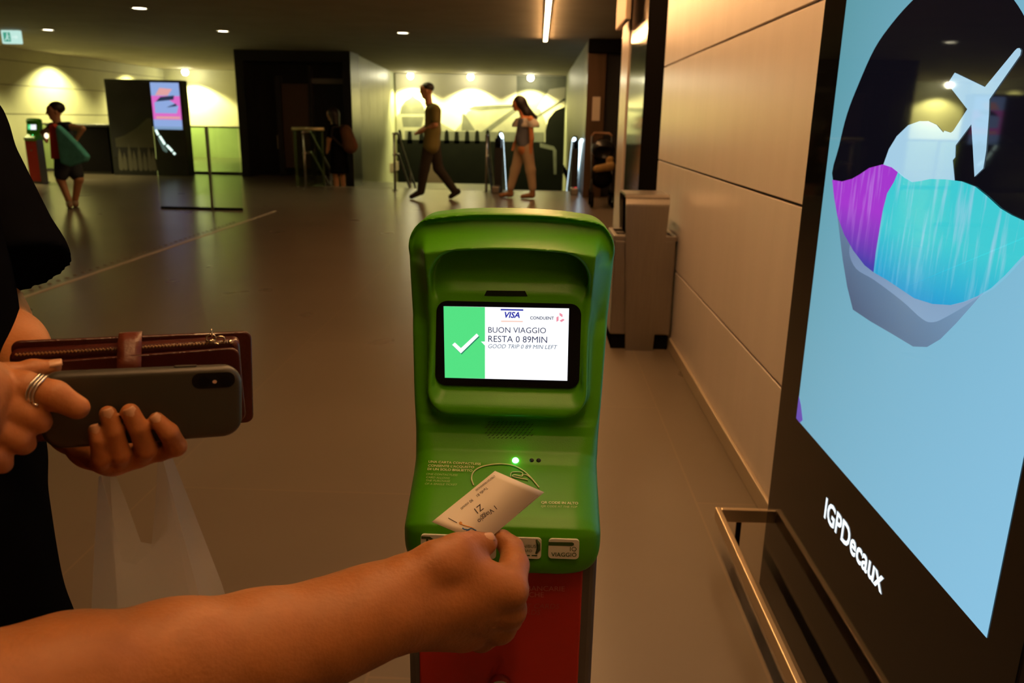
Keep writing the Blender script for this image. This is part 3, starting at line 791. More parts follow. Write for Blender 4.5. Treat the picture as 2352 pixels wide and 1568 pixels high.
# screen well
lift = np.clip((face - 0.0085)[None, None, :] - ys[None, :, None], 0, 0.03)        # the well widens outwards, most at its foot
xx3 = (xs - KX)[:, None, None]
qx = np.abs(xx3) - (0.0862 + 0.45 * lift) + 0.014; qz = np.abs(zz[None, None, :] - (0.9435 - 0.40 * lift)) - (0.0540 + 0.55 * lift) + 0.014
W3 = np.sqrt(np.maximum(qx, 0) ** 2 + np.maximum(qz, 0) ** 2) + np.minimum(np.maximum(qx, qz), 0) - 0.014
wd = -np.maximum(W3 * 0.85, ys[None, :, None] - (face - 0.0085)[None, None, :])
h = np.maximum(0.004 - np.abs(f.V - wd), 0) / 0.004
f.V[:] = np.maximum(f.V, wd) + h * h * 0.001
del W3, wd, qx, qz, lift
mesh_from('head', [f.mesh()], M_kgreen, kiosk)
del f, bump_, rec, a, d, h
# display
sfr = Frame((KX, 0.915 - 0.0100, 0.946), (1, 0, 0), (0, 0.21, 1))
def fl(mb, fr, pxs, d, sm=False):
    q = [fr.hit(*p) for p in pxs]
    if sm: q = smooth_closed(q)
    return mb.flat(fr, ccw(q), d)
def line(mb, fr, s, p0, p1, bold=0.0, shear=0.0, d=0.0012, size=None):
    a, b = Vector(fr.hit(*p0)), Vector(fr.hit(*p1)); L = (b - a).length
    vs, _ = text_shape(s, 1.0, bold, shear, 'LEFT', 1.0)
    w = max(v[0] for v in vs) - min(v[0] for v in vs); x0 = min(v[0] for v in vs)
    dr = (b - a) / L
    f2 = Frame(fr.pt(a.x, a.y), fr.ux * dr.x + fr.uy * dr.y, fr.uy * dr.x - fr.ux * dr.y)
    vs, fs = text_shape(s, 1.0, bold, shear, 'LEFT', 1.0)
    k = L / w; ky = size if size else k
    mb.add([f2.pt((v[0] - x0) * k, v[1] * ky, d) for v in vs], fs)
    return mb
c0, c1 = sfr.hit(1003, 690), sfr.hit(1330, 893)
bez = MB().prism(sfr, rrect(c0[0], c1[1], c1[0], c0[1], 0.013, 8), -0.006, 0.0).build('screen_bezel', mat('black glass bezel', (0.006, 0.006, 0.008), 0.12), kiosk)
scr = fl(MB(), sfr, [(1019, 703), (1307, 708), (1303, 874), (1022, 867)], 0.0006).build('screen', emat('screen white', (0.93, 0.96, 1.0), 1.25), kiosk)
fl(MB(), sfr, [(1019, 703), (1114, 705), (1114, 869), (1022, 867)], 0.0010).build('screen_green_field', emat('screen green', (0.085, 0.80, 0.24), 0.95), scr)
mk = MB()
ck = [(1045, 786), (1059, 799), (1095, 765.5), (1100, 771), (1059, 811), (1039, 791.5)]
fl(mk, sfr, ck, 0.0018); fl(mk, sfr, [(1105, 784), (1115, 784), (1115, 794)], 0.0014)
mk.build('check_mark', emat('check white', (0.95, 0.97, 1), 1.2), scr)
fl(MB(), sfr, [(p[0] + 1.5, p[1] + 2.5) for p in ck], 0.0014).build('check_shadow', emat('check dark green', (0.02, 0.30, 0.16), 0.7), scr)
M_navy = emat('screen navy text', (0.01, 0.03, 0.14), 0.5)
M_visa = emat('screen royal blue', (0.02, 0.03, 0.42), 0.9)
M_grey = emat('screen grey text', (0.10, 0.17, 0.27), 0.7)
tb = MB()
line(tb, sfr, 'BUON VIAGGIO', (1121.5, 763.5), (1254, 765), 0.0, d=0.0012)
line(tb, sfr, 'RESTA 0 89MIN', (1121.5, 784.5), (1256.5, 787), 0.0, d=0.0012)
tb.build('screen_message', M_navy, scr)
line(MB(), sfr, 'GOOD TRIP 0 89 MIN LEFT', (1121.5, 799), (1280, 801.5), 0.0, 0.22, d=0.0012).build('screen_message_small', M_grey, scr)
tb = MB()
line(tb, sfr, 'VISA', (1159, 729), (1194, 729.5), 0.032, 0.25, d=0.0012)
fl(tb, sfr, [(1150, 709), (1202, 710), (1202, 713.5), (1150, 712.5)], 0.0012)
tb.build('screen_card_logo', M_visa, scr)
fl(MB(), sfr, [(1151, 736), (1201, 736.5), (1201, 739.5), (1151, 739)], 0.0012).build('screen_logo_bar', emat('screen peach', (0.95, 0.62, 0.52), 1.0), scr)
line(MB(), sfr, 'CONDUENT', (1217.5, 733), (1272, 733.8), 0.02, d=0.0012).build('screen_maker_name', M_navy, scr)
tb = MB()
fl(tb, sfr, [(1285, 717.5), (1292, 722), (1292, 728.5), (1285, 724)], 0.0012)
fl(tb, sfr, [(1278, 728), (1283, 725.8), (1283, 736), (1278, 739)], 0.0012)
fl(tb, sfr, [(1285, 736), (1293, 731.5), (1297, 734.5), (1289.5, 739.5)], 0.0012)
tb.build('screen_maker_logo', emat('screen pink', (0.92, 0.30, 0.40), 0.95), scr)
# slot above the screen, speaker holes, sensors, green lamp
slf = Frame((KX, 0.9205, 1.0), (1, 0, 0), (0, 0.34, 1))
fl(MB(), Frame(slf.pt(0, 0, 0.0006), slf.ux, slf.uy), [(1118, 667), (1206, 668), (1212, 680), (1112, 679)], 0.0002).build('camera_slot', mat('dark slot', (0.006, 0.012, 0.004), 0.8, spec=0.1), kiosk)
gfr = Frame((KX, 0.8903, 0.842), (1, 0, 0), (0, 0.37, 1))
gr = MB()
for r_ in range(7):
    for c_ in range(11):
        px = 1117 + c_ * 10.0 + (5 if r_ % 2 else 0) - (3 if r_ in (0, 6) else 0); py = 969 + r_ * 6
        if r_ in (0, 6) and c_ in (0, 10): continue
        x, y = gfr.hit(px, py)
        gr.prism(gfr, [(x + (0.0017 * math.cos(a) * 0.9 + 0.0008 * math.sin(a)), y + (0.0008 * math.cos(a) + 0.0009 * math.sin(a)) ) for a in np.linspace(0, 2 * PI, 9)[:-1]], -0.004, 0.0012)
gr.build('speaker_grille', mat('speaker holes', (0.01, 0.03, 0.006), 0.8), kiosk)
sh = Frame((KX, 0.862, 0.812), (1, 0, 0), (0, 0.072, 0.030))
lq = at(1184, 1058, 1, 0.8665)
MB().ball(lq, 0.0040, 16, 10).build('indicator_light', emat('green lamp', (0.10, 1.0, 0.34), 14), kiosk)
lamp('POINT', 'indicator_glow', lq + Vector((0, -0.012, 0.012)), 0.0025, (0.05, 1.0, 0.25), kiosk, shadow_soft_size=0.004)
for px in (1221, 1237):
    q = at(px, 1058, 1, 0.8675)
    MB().ball(q, 0.0030, 12, 8).build('sensor', M_black, kiosk)
# lettering of the reader shelf
tb = MB()
line(tb, sh, 'UNA CARTA CONTACTLESS', (984, 1064), (1104, 1070), 0.018, d=0.0016)
line(tb, sh, "CONSENTE L'ACQUISTO", (983, 1073), (1089, 1077), 0.018, d=0.0016)
line(tb, sh, 'DI UN SOLO BIGLIETTO', (982, 1081), (1085, 1085), 0.018, d=0.0016)
tb.build('reader_text', M_print, kiosk)
tb = MB()
line(tb, sh, 'ONE CONTACTLESS', (979, 1092), (1051, 1095), 0.0, 0.2, d=0.0016)
line(tb, sh, 'CARD ALLOWS', (979, 1099.5), (1033, 1102), 0.0, 0.2, d=0.0016)
line(tb, sh, 'THE PURCHASE', (978, 1107), (1034, 1109), 0.0, 0.2, d=0.0016)
line(tb, sh, 'OF A SINGLE TICKET', (976, 1114.5), (1050, 1117), 0.0, 0.2, d=0.0016)
tb.build('reader_text_small', mat('dim print', (0.36, 0.50, 0.16), 0.5), kiosk)
tb = MB()
line(tb, sh, 'QR CODE IN ALTO', (1243, 1158), (1328, 1160), 0.018, d=0.0016)
tb.build('code_text', M_print, kiosk)
line(MB(), sh, 'QR CODE AT THE TOP', (1243, 1166), (1326, 1168), 0.0, 0.2, d=0.0016).build('code_text_small', mat('dim print 2', (0.36, 0.50, 0.16), 0.5), kiosk)
arc = [(1088, 1116), (1083, 1100), (1088, 1085), (1104, 1074), (1130, 1068), (1155, 1067), (1180, 1071), (1203, 1083), (1220, 1099), (1238, 1121)]
def open_curve(pts, n=5):
    q = smooth_closed([pts[0]] + list(pts) + [pts[-1]], n)
    return q[n:-2 * n + 1]
def pl(mb, pxs, r, d=0.0012): return mb.tube([sh.pt(*sh.hit(*p), d) for p in open_curve(pxs)], r, 6)
tb = pl(MB(), arc, 0.0009)
pl(tb, [(1172, 1096), (1176, 1086), (1198, 1086), (1200, 1092), (1197, 1095), (1181, 1092), (1179, 1096), (1212, 1103)], 0.0007)
pl(tb, [(1198, 1092), (1209, 1092), (1222, 1102), (1237, 1119)], 0.0007)
tb.build('reader_symbol', M_print, kiosk, smooth=True)
# cards printed on the front edge
ffr = Frame((KX, 0.7735, 0.75), (1, 0, 0), (0, 0.003, 0.1))
M_dkp = mat('dark green print', (0.03, 0.07, 0.01), 0.6)
def card(x0, y0, x1, y1):
    a, b = ffr.hit(x0, y1), ffr.hit(x1, y0)
    return MB().prism(ffr, rrect(a[0], a[1], b[0], b[1], 0.004), -0.003, 0.0008).build('card_symbol', M_printw, kiosk)
ca = card(967, 1229, 1042, 1279)
fl(MB(), ffr, [(968, 1230), (988, 1231), (1000, 1240), (992, 1240), (984, 1236), (984, 1252), (979, 1252), (979, 1236), (968, 1236)], 0.0012).build('card_mark', M_dkp, ca)
card(1065, 1231, 1140, 1280)
cc = card(1164, 1236, 1244, 1280)
tb = MB()
line(tb, ffr, 'MINIBUS', (1190, 1256), (1231, 1256.5), 0.0, d=0.0012)
line(tb, ffr, 'CARD', (1197, 1266), (1222, 1266.5), 0.0, d=0.0012)
tb.tube([ffr.pt(*ffr.hit(*p), 0.001) for p in ((1232, 1238), (1237, 1247), (1237, 1259), (1231, 1270))], [0.001, 0.0024, 0.0024, 0.001], 6)
fl(tb, ffr, [(1206, 1273), (1217, 1273), (1217, 1275.5), (1206, 1275.5)], 0.0012); fl(tb, ffr, [(1221, 1273), (1234, 1273), (1234, 1275.5), (1221, 1275.5)], 0.0012)
tb.build('card_lettering', M_dkp, cc)
cd = card(1259, 1239, 1331, 1281)
tb = MB()
line(tb, ffr, 'IO', (1309, 1264), (1324, 1264.5), 0.0, d=0.0012)
line(tb, ffr, 'VIAGGIO', (1266, 1276), (1324, 1277), 0.01, d=0.0012)
fl(tb, ffr, [(1260, 1243), (1314, 1244), (1318, 1246), (1318, 1250), (1314, 1252), (1260, 1251)], 0.0012)
tb.build('card_lettering', M_dkp, cd)
# post with red panel
MB().box((-0.137, 0.802, 0), (0.079, 0.995, 0.735)).build('post', M_post, kiosk, bevel=0.008, seg=3)
MB().box((-0.124, 0.798, 0.03), (0.063, 0.803, 0.722)).build('red_panel', M_red, kiosk, bevel=0.002)
MB().box((-0.16, 0.78, 0), (0.10, 1.02, 0.012)).build('base_plate', M_post, kiosk, bevel=0.003)
rf = Frame((KX, 0.7975, 0.6), (1, 0, 0), (0, 0, 1))
line(line(MB(), rf, 'BANCARIE', (1211, 1355.5), (1297, 1357), 0.0, d=0.0005), rf, 'ICHE', (1211, 1370), (1249, 1370.5), 0.0, d=0.0005).build('panel_text', M_redprint, kiosk)
line(line(MB(), rf, 'NT CARDS', (1195, 1396), (1285, 1397), 0.0, 0.2, d=0.0005), rf, 'CARDS', (1182, 1410), (1242, 1411), 0.0, 0.2, d=0.0005).build('panel_text_small', mat('dim red print', (0.40, 0.07, 0.05), 0.5), kiosk)
lk = at(1150, 1568, 1, 0.7975)
MB().cyl(lk, lk + Vector((0, -0.012, 0)), 0.0125, n=28).cyl(lk + Vector((0, -0.012, 0)), lk + Vector((0, -0.0125, 0)), 0.006, n=16).build('lock', M_chrome, kiosk, bevel=0.0015)
# the second validator across the hall
k2 = copy_tree(kiosk); k2.location = (-8.76, 14.0, 0)
k2['label'] = 'small distant ticket validator with red post left of the person with teal bag'
kiosk['group'] = k2['group'] = 'green ticket validators'

# ================================================================ LITTER BIN
bn = thing('litter_bin', 'brushed steel litter bin with tapered centre band against the panelled wall', 'litter bin', (0.58, 4.38, 0))
b0, b1, by0, by1 = 0.418, 0.744, 4.205, 4.56
bb = MB()
bb.box((b0, by0 + 0.02, 0.085), (b1, by1 - 0.02, 0.60))
bb.build('body', M_steel, bn, bevel=0.006)
rim = MB().box((b0 - 0.004, by0 + 0.014, 0.60), (b1 + 0.004, by0 + 0.034, 0.625)).box((b0 - 0.004, by1 - 0.034, 0.60), (b1 + 0.004, by1 - 0.014, 0.625)).box((b0 - 0.004, by0 + 0.034, 0.60), (b0 + 0.016, by1 - 0.034, 0.625)).box((b1 - 0.016, by0 + 0.034, 0.60), (b1 + 0.004, by1 - 0.034, 0.625))
for k in range(2): rim.box((b0 + 0.016, by0 + 0.11 + 0.1 * k, 0.603), (b1 - 0.016, by0 + 0.125 + 0.1 * k, 0.619))
rim.build('rim', M_steel, bn, bevel=0.002)
MB().box((b0 + 0.012, by0 + 0.036, 0.597), (b1 - 0.012, by1 - 0.036, 0.6025)).build('bin_mouth', M_blackm, bn)
MB().box((b0 + 0.01, by0 + 0.04, 0), (b1 - 0.01, by1 - 0.03, 0.085)).build('plinth', M_blackm, bn)
band = []
R_ = 0.06
path = [(by0, 0.0), (by0, 0.20), (by0, 0.45), (by0, 0.70), (by0, 0.84 - R_)] + [(by0 + R_ - R_ * math.cos(a), 0.84 - R_ + R_ * math.sin(a)) for a in np.linspace(0.2, PI / 2, 7)] + [(by0 + 0.2, 0.84)] + [(by1 - R_ + R_ * math.sin(a), 0.84 - R_ + R_ * math.cos(a)) for a in np.linspace(0, PI / 2, 7)] + [(by1, 0.45), (by1, 0.0)]
vs, fs = [], []
for y, z in path:
    wh_ = 0.0745 + (0.1145 - 0.0745) * min(1, z / 0.80)
    cx = 0.580
    cyy, czz = (by0 + by1) / 2, 0.4
    iy = min(max(y, by0 + 0.012), by1 - 0.012) if z < 0.84 - 1e-6 else y
    iz = min(z, 0.828)
    vs += [(cx - wh_, y, z), (cx + wh_, y, z), (cx + wh_, iy, iz), (cx - wh_, iy, iz)]
n_p = len(path)
for i in range(n_p - 1):
    for k in range(4):
        fs.append((4 * i + k, 4 * i + (k + 1) % 4, 4 * i + 4 + (k + 1) % 4, 4 * i + 4 + k))
fs += [(3, 2, 1, 0), (4 * n_p - 4, 4 * n_p - 3, 4 * n_p - 2, 4 * n_p - 1)]
MB().add(vs, fs).build('hood_band', M_steel, bn)
MB().box((0.585 - 0.1, by0 + 0.05, 0.625), (0.585 + 0.1, by1 - 0.05, 0.80)).build('hood_shade_fill', M_blackm, bn)  # black block gives the hollow hood its inner shade

# ================================================================ LIT ADVERTISING DISPLAY
AX = 0.63
ad = thing('advertising_display', 'tall black framed lit advertising display of painted purple and blue lips', 'advertising display', (AX, 1.41, 0))
MB().box((AX, 0.887, 0.0), (WALL_X - 0.015, 1.931, 2.34)).build('cabinet', mat('black glass front', (0.005, 0.005, 0.005), 0.05, spec=0.5), ad, bevel=0.003)
af = Frame((AX, 1.931, 0), (0, -1, 0), (0, 0, 1))
sx = (0.138, 0.971, 0.531, 2.26)
scr = MB().flat(af, [(sx[0], sx[2]), (sx[1], sx[2]), (sx[1], sx[3]), (sx[0], sx[3])], 0.0008).build('screen', screen_mat('lit sky blue picture', (0.10, 0.31, 0.36), (0.25, 0.55, 0.77), 1.6, 0.55, 0.98, ymix=0.6, y_lo=0.40, y_hi=-0.45), ad)
def art(name, m, polys, d, sm=False, px=True):
    b = MB()
    for pts in polys:
        q = [af.hit(*p) for p in pts]
        if sm: q = smooth_closed(q)
        q = [(min(max(x, sx[0]), sx[1]), min(max(z, sx[2]), sx[3])) for x, z in q]
        b.flat(af, ccw(q), d)
    return b.build(name, m, scr)
def c2(x, y): return (1780 + x / 1.913, y / 1.913)
art('dark_mouth', screen_mat('picture near black', (0.0022, 0.0025, 0.006), (0.0022, 0.0025, 0.006), 0, 1, 1.0), [[c2(*p) for p in ((258, 793), (285, 640), (320, 500), (370, 370), (440, 215), (520, 100), (610, 0), (700, -75), (800, -120), (900, -110), (980, -70), (1055, 0), (1120, 110), (1180, 260), (1240, 450), (1300, 700), (1300, 1000), (1094, 985), (900, 900), (600, 900), (400, 880))]], 0.0014, True)
M_sil = screen_mat('picture pale blue', (0.36, 0.60, 0.78), (0.42, 0.66, 0.83), 0.9, 1.5, 0.98)
art('pale_blob', M_sil, [[c2(*p) for p in ((460, 850), (480, 725), (505, 655), (540, 598), (590, 550), (640, 532), (680, 532), (715, 548), (745, 582), (750, 574), (785, 585), (800, 632), (798, 690), (787, 704), (795, 790), (795, 860))]], 0.0019)
art('pale_figure', M_sil, [[c2(*p) for p in ((765, 368), (797, 319), (930, 382), (1062, 222), (1073, 212), (1083, 211), (1090, 222), (1086, 242), (950, 436), (948, 500), (936, 660), (923, 740), (884, 777), (876, 640), (870, 546), (800, 640), (770, 590), (790, 575), (852, 480))]], 0.0024)
art('lip_shade', screen_mat('picture slate', (0.075, 0.115, 0.20), (0.20, 0.36, 0.55), 0.86, 1.02, 0.98, ymix=0.55, y_lo=0.18, y_hi=-0.28), [[c2(*p) for p in ((262, 820), (278, 960), (300, 1140), (320, 1260), (345, 1360), (420, 1410), (520, 1468), (610, 1522), (672, 1524), (730, 1490), (800, 1420), (880, 1330), (940, 1260), (800, 1250), (600, 1230), (440, 1130), (330, 980))]], 0.0012)
art('lip_shade_light', screen_mat('picture grey blue', (0.17, 0.25, 0.42), (0.28, 0.46, 0.66), 0.95, 0.85, 0.98, ymix=0.6, y_lo=0.25, y_hi=-0.28), [[c2(*p) for p in ((330, 1110), (360, 1180), (440, 1230), (560, 1320), (650, 1400), (700, 1415), (760, 1390), (860, 1330), (920, 1280), (800, 1270), (600, 1250), (440, 1150), (350, 1060))]], 0.0016, True)
pur = screen_mat('picture purple', (0.06, 0.05, 0.40), (0.38, 0.04, 0.62), 0.95, 1.05, 0.98, streak=(0.55, 0.25, 0.80), samt=0.7)
art('purple_lip', pur, [[c2(*p) for p in ((257, 790), (300, 797), (345, 785), (380, 765), (420, 738), (480, 722), (520, 735), (548, 757), (530, 800), (500, 850), (480, 930), (465, 1020), (450, 1110), (440, 1196), (400, 1165), (350, 1100), (310, 1030), (280, 950), (266, 870))]], 0.0028)
cya = screen_mat('picture cyan', (0.0, 0.24, 0.66), (0.05, 0.60, 0.66), 0.90, 1.03, 0.98, streak=(0.30, 0.62, 0.78), samt=0.9)
art('blue_lip', cya, [[c2(*p) for p in ((548, 757), (575, 780), (610, 800), (650, 795), (690, 786), (760, 788), (830, 797), (890, 820), (940, 860), (1000, 915), (1050, 945), (1094, 965), (1200, 1010), (1200, 1000), (1150, 1080), (1094, 1130), (1020, 1210), (960, 1265), (900, 1300), (840, 1325), (780, 1340), (700, 1335), (620, 1310), (560, 1270), (500, 1230), (440, 1196), (450, 1110), (465, 1020), (480, 930), (500, 850), (530, 800))]], 0.0030)
art('purple_corner', screen_mat('picture violet', (0.12, 0.07, 0.42), (0.16, 0.09, 0.45), 0.5, 0.7, 0.98), [[(1832, 905), (1841, 930), (1845, 965), (1838, 972), (1828, 958)]], 0.0014)
line(MB(), af, 'IGPDecaux', (1893, 1186), (2026, 1364), 0.022, d=0.0008).build('lit_lettering', emat('lit white lettering', (0.85, 0.95, 1.0), 1.2), ad)
# bumper rail on the floor in front of it
br = thing('bumper_rail', 'low brass toned bumper rail around the foot of the lit advertising display', 'rail', (0.6, 1.4, 0))
M_rail = mat('satin brass rail', (0.62, 0.50, 0.35), 0.32, metal=0.85)
MB().box((0.536, 0.80, 0.10), (0.552, 2.10, 0.14)).box((0.552, 2.084, 0.10), (WALL_X - 0.016, 2.10, 0.14)).box((0.552, 0.80, 0.10), (WALL_X - 0.016, 0.816, 0.14)).build('bar', M_rail, br, bevel=0.003)
MB().box((0.60, 2.086, 0.0), (0.612, 2.098, 0.10)).box((0.60, 0.802, 0.0), (0.612, 0.814, 0.10)).build('feet', M_blackm, br)
# ================================================================ PEOPLE
M_skin = mat('tanned skin', (0.35, 0.130, 0.038), 0.5, vary=0.12, vscale=45, bump=0.12, bscale=260, sss=0.06, spec=0.35)
M_skin2 = mat('light skin', (0.36, 0.138, 0.046), 0.5, vary=0.10, vscale=45, bump=0.10, bscale=260, sss=0.06, spec=0.35)
M_skin3 = mat('far skin', (0.50, 0.24, 0.12), 0.5)
M_nail = mat('fingernail', (0.52, 0.29, 0.17), 0.3)
M_hair = mat('dark hair', (0.018, 0.011, 0.008), 0.5, bump=0.3, bscale=90, stretch=(1, 1, 0.1))
M_dress = mat('black dress cloth', (0.0035, 0.0037, 0.005), 0.95, vary=0.2, vscale=30, spec=0.0)
M_shirtd = mat('dark navy cotton', (0.02, 0.022, 0.03), 0.85, bump=0.1, bscale=200)
M_jeans = mat('dark jeans', (0.02, 0.024, 0.035), 0.85)
def A(v): return np.array(v, np.float32)
def P(px, py, d): return A(atd(px, py, d))
def PR(px, py, d, r): return (P(px, py, d), r * d / FPX)
def plane_cut(f, p, n, k=0.002):
    n = A(n); n /= np.linalg.norm(n); X, Y, Z = f.ax[0][:, None, None], f.ax[1][None, :, None], f.ax[2][None, None, :]
    d = (X - p[0]) * n[0] + (Y - p[1]) * n[1] + (Z - p[2]) * n[2]
    f.V[:] = np.maximum(f.V, d)
def head(f, c, face, size=1.0):
    """head with brow, nose, lips, chin and ears looking along face"""
    c = A(c); fx = A(face); fx /= np.linalg.norm(fx); sd = A((-fx[1], fx[0], 0)); up_ = A((0, 0, 1)); s = size
    f.cone(c + up_ * 0.02 * s - fx * 0.015 * s, c + up_ * 0.02 * s + fx * 0.025 * s, 0.080 * s, 0.076 * s, 0.02)
    f.cone(c + fx * 0.03 * s, c + fx * 0.045 * s - up_ * 0.085 * s, 0.062 * s, 0.036 * s, 0.03)
    f.cone(c + fx * 0.088 * s + up_ * 0.01 * s, c + fx * 0.106 * s - up_ * 0.03 * s, 0.009 * s, 0.014 * s, 0.010)
    f.cone(c + fx * 0.084 * s - up_ * 0.058 * s + sd * 0.018 * s, c + fx * 0.084 * s - up_ * 0.058 * s - sd * 0.018 * s, 0.008 * s, 0.008 * s, 0.008)
    for q in (-1, 1):
        f.ell(c + fx * 0.092 * s + up_ * 0.008 * s + sd * 0.032 * s * q, (0.014 * s,) * 3, 0.008, cut=True)
        f.ell(c + fx * 0.078 * s + up_ * 0.006 * s + sd * 0.032 * s * q, (0.013 * s,) * 3, 0.002)
        f.ell(c + sd * 0.080 * s * q - up_ * 0.012 * s - fx * 0.008 * s, (0.016 * s, 0.014 * s, 0.030 * s), 0.006)

# ---------------------------------------------------------------- the person who holds the ticket to the reader
man = thing('person', 'person whose bare right arm reaches across to hold the paper ticket at the reader', 'person', (-0.78, -0.25, 0))
f = Field((-0.46, 0.28, 0.70), (0.06, 0.86, 1.0), 0.0022)
elb = PR(-260, 1715, 0.455, 185)
fore = [elb, PR(-60, 1655, 0.51, 178), PR(150, 1585, 0.555, 160), PR(400, 1530, 0.61, 140), PR(600, 1490, 0.65, 124), PR(760, 1446, 0.68, 108), PR(880, 1398, 0.70, 96)]
f.chain(fore, 0.02)
wr1, wr2 = PR(885, 1375, 0.700, 82), PR(890, 1415, 0.708, 80)
f.chain([PR(860, 1404, 0.695, 98), PR(930, 1385, 0.712, 92)], 0.02)
for mc in (PR(1160, 1352, 0.737, 44), PR(1160, 1395, 0.748, 43), PR(1142, 1432, 0.762, 41), PR(1105, 1458, 0.776, 36)):
    f.cone(PR(930, 1380, 0.715, 80)[0], mc[0], 80 * 0.715 / FPX, mc[1], 0.012)
f.cone(PR(930, 1410, 0.715, 78)[0], P(1060, 1450, 0.755), 78 * 0.715 / FPX, 42 * 0.755 / FPX, 0.012)
# knuckles
for kx, ky, kd, kr in ((1176, 1358, 0.733, 38), (1172, 1402, 0.745, 36), (1150, 1440, 0.760, 34)):
    f.ell(P(kx, ky, kd), (kr * kd / FPX,) * 3, 0.008)
# thumb: base, middle, nail joint
th = [PR(940, 1330, 0.705, 58), PR(1000, 1294, 0.715, 48), PR(1050, 1267, 0.728, 38), PR(1084, 1253, 0.742, 32)]
f.chain(th, 0.010)
f.cone(P(1082, 1252, 0.741), P(1118, 1247, 0.749), 31 * 0.742 / FPX, 25 * 0.749 / FPX, 0.004)
f.cone(P(1040, 1300, 0.722), P(1130, 1335, 0.735), 46 * 0.722 / FPX, 42 * 0.735 / FPX, 0.012)       # web of the thumb
# forefinger closing on the ticket from behind
fi = [PR(1168, 1345, 0.738, 44), PR(1181, 1298, 0.762, 34), PR(1176, 1260, 0.784, 27), PR(1154, 1238, 0.788, 23)]
f.chain(fi, 0.004)
# the other fingers curl under the palm
f.chain([PR(1162, 1398, 0.748, 42), PR(1166, 1418, 0.792, 33), PR(1120, 1400, 0.808, 29), PR(1085, 1375, 0.790, 25)], 0.005)
f.chain([PR(1142, 1436, 0.762, 39), PR(1142, 1452, 0.806, 31), PR(1095, 1432, 0.818, 28), PR(1062, 1405, 0.795, 25)], 0.005)
f.chain([PR(1105, 1460, 0.776, 34), PR(1098, 1466, 0.812, 27), PR(1060, 1448, 0.815, 25), PR(1035, 1425, 0.80, 22)], 0.005)
hand_part = f.mesh(); del f
f = Field((-1.2, -0.75, -0.02), (-0.2, 0.6, 1.62), 0.010)
sh_r = A((-0.62, 0.12, 1.16))
pel = A((-0.86, -0.22, 0.88)); che = A((-0.74, -0.03, 1.16))
f.cone(elb[0], sh_r, 0.046, 0.056, 0.02)
f.chain([(fore[1][0], fore[1][1] * 0.9), (elb[0], elb[1] * 0.95)], 0.02)
lat = A((0.75, -0.66, 0)) * 0.0 + A((-0.60, 0.66, 0)) * 0.0
for q in (-1, 1):
    o_ = A((0.06, 0.07, 0)) * q
    f.cone(pel + o_, che + o_ * 1.4, 0.115, 0.105, 0.06)
f.cone(che + A((0.1, 0.12, 0.03)), sh_r, 0.07, 0.06, 0.05)
sh_l = A((-0.92, -0.18, 1.22))
f.cone(che, sh_l, 0.08, 0.06, 0.05)
f.chain([(sh_l, 0.056), (A((-1.02, -0.22, 0.95)), 0.045), (A((-0.94, -0.05, 0.78)), 0.032), (A((-0.90, 0.02, 0.70)), 0.030)], 0.02)
hc = A((-0.63, 0.07, 1.43))
f.cone(che + A((0.03, 0.03, 0.08)), hc - A((0.02, 0.02, 0.05)), 0.06, 0.055, 0.03)
head(f, hc, (0.8, 0.6, 0))
for q in (-1, 1):
    o_ = A((0.06, 0.07, 0)) * q * 1.2
    kn = pel + o_ + A((0.03, 0.03, -0.42)); an = pel + o_ + A((0.0, 0.0, -0.80))
    f.chain([(pel + o_, 0.10), (kn, 0.062), (an, 0.042)], 0.03)
    f.chain([(an - A((0, 0, 0.03)), 0.042), (an + A((0.1, 0.08, -0.045)), 0.032)], 0.03)
body = mesh_from('body', [f.mesh(), hand_part], M_skin, man)
f2 = Field((-1.2, -0.75, 0.7), (-0.2, 0.6, 1.45), 0.010)
for q in (-1, 1):
    o_ = A((0.06, 0.07, 0)) * q
    f2.cone(pel + o_ + A((0, 0, -0.03)), che + o_ * 1.4, 0.13, 0.12, 0.06)
f2.cone(che + A((0.1, 0.12, 0.03)), sh_r, 0.085, 0.078, 0.05); f2.cone(che, sh_l, 0.095, 0.078, 0.05)
f2.cone(sh_r, sh_r + (elb[0] - sh_r) * 0.35, 0.074, 0.068, 0.02); f2.cone(sh_l, sh_l + A((-0.05, -0.02, -0.14)), 0.074, 0.07, 0.02)
mesh_from('shirt', [f2.mesh()], M_shirtd, man)
f2 = Field((-1.2, -0.6, 0.0), (-0.5, 0.2, 1.02), 0.010)
for q in (-1, 1):
    o_ = A((0.06, 0.07, 0)) * q * 1.2
    kn = pel + o_ + A((0.03, 0.03, -0.42)); an = pel + o_ + A((0.0, 0.0, -0.78))
    f2.chain([(pel + o_, 0.118), (kn, 0.080), (an, 0.062)], 0.03)
mesh_from('trousers', [f2.mesh()], M_jeans, man)
f2 = Field((-0.78, -0.08, 1.36), (-0.48, 0.22, 1.58), 0.006)
f2.ell(hc + A((-0.02, -0.015, 0.045)), (0.095, 0.092, 0.082), 0.02); plane_cut(f2, hc + A((0.03, 0.02, 0.0)), (0.8, 0.6, -0.9))
mesh_from('hair', [f2.mesh()], M_hair, man)
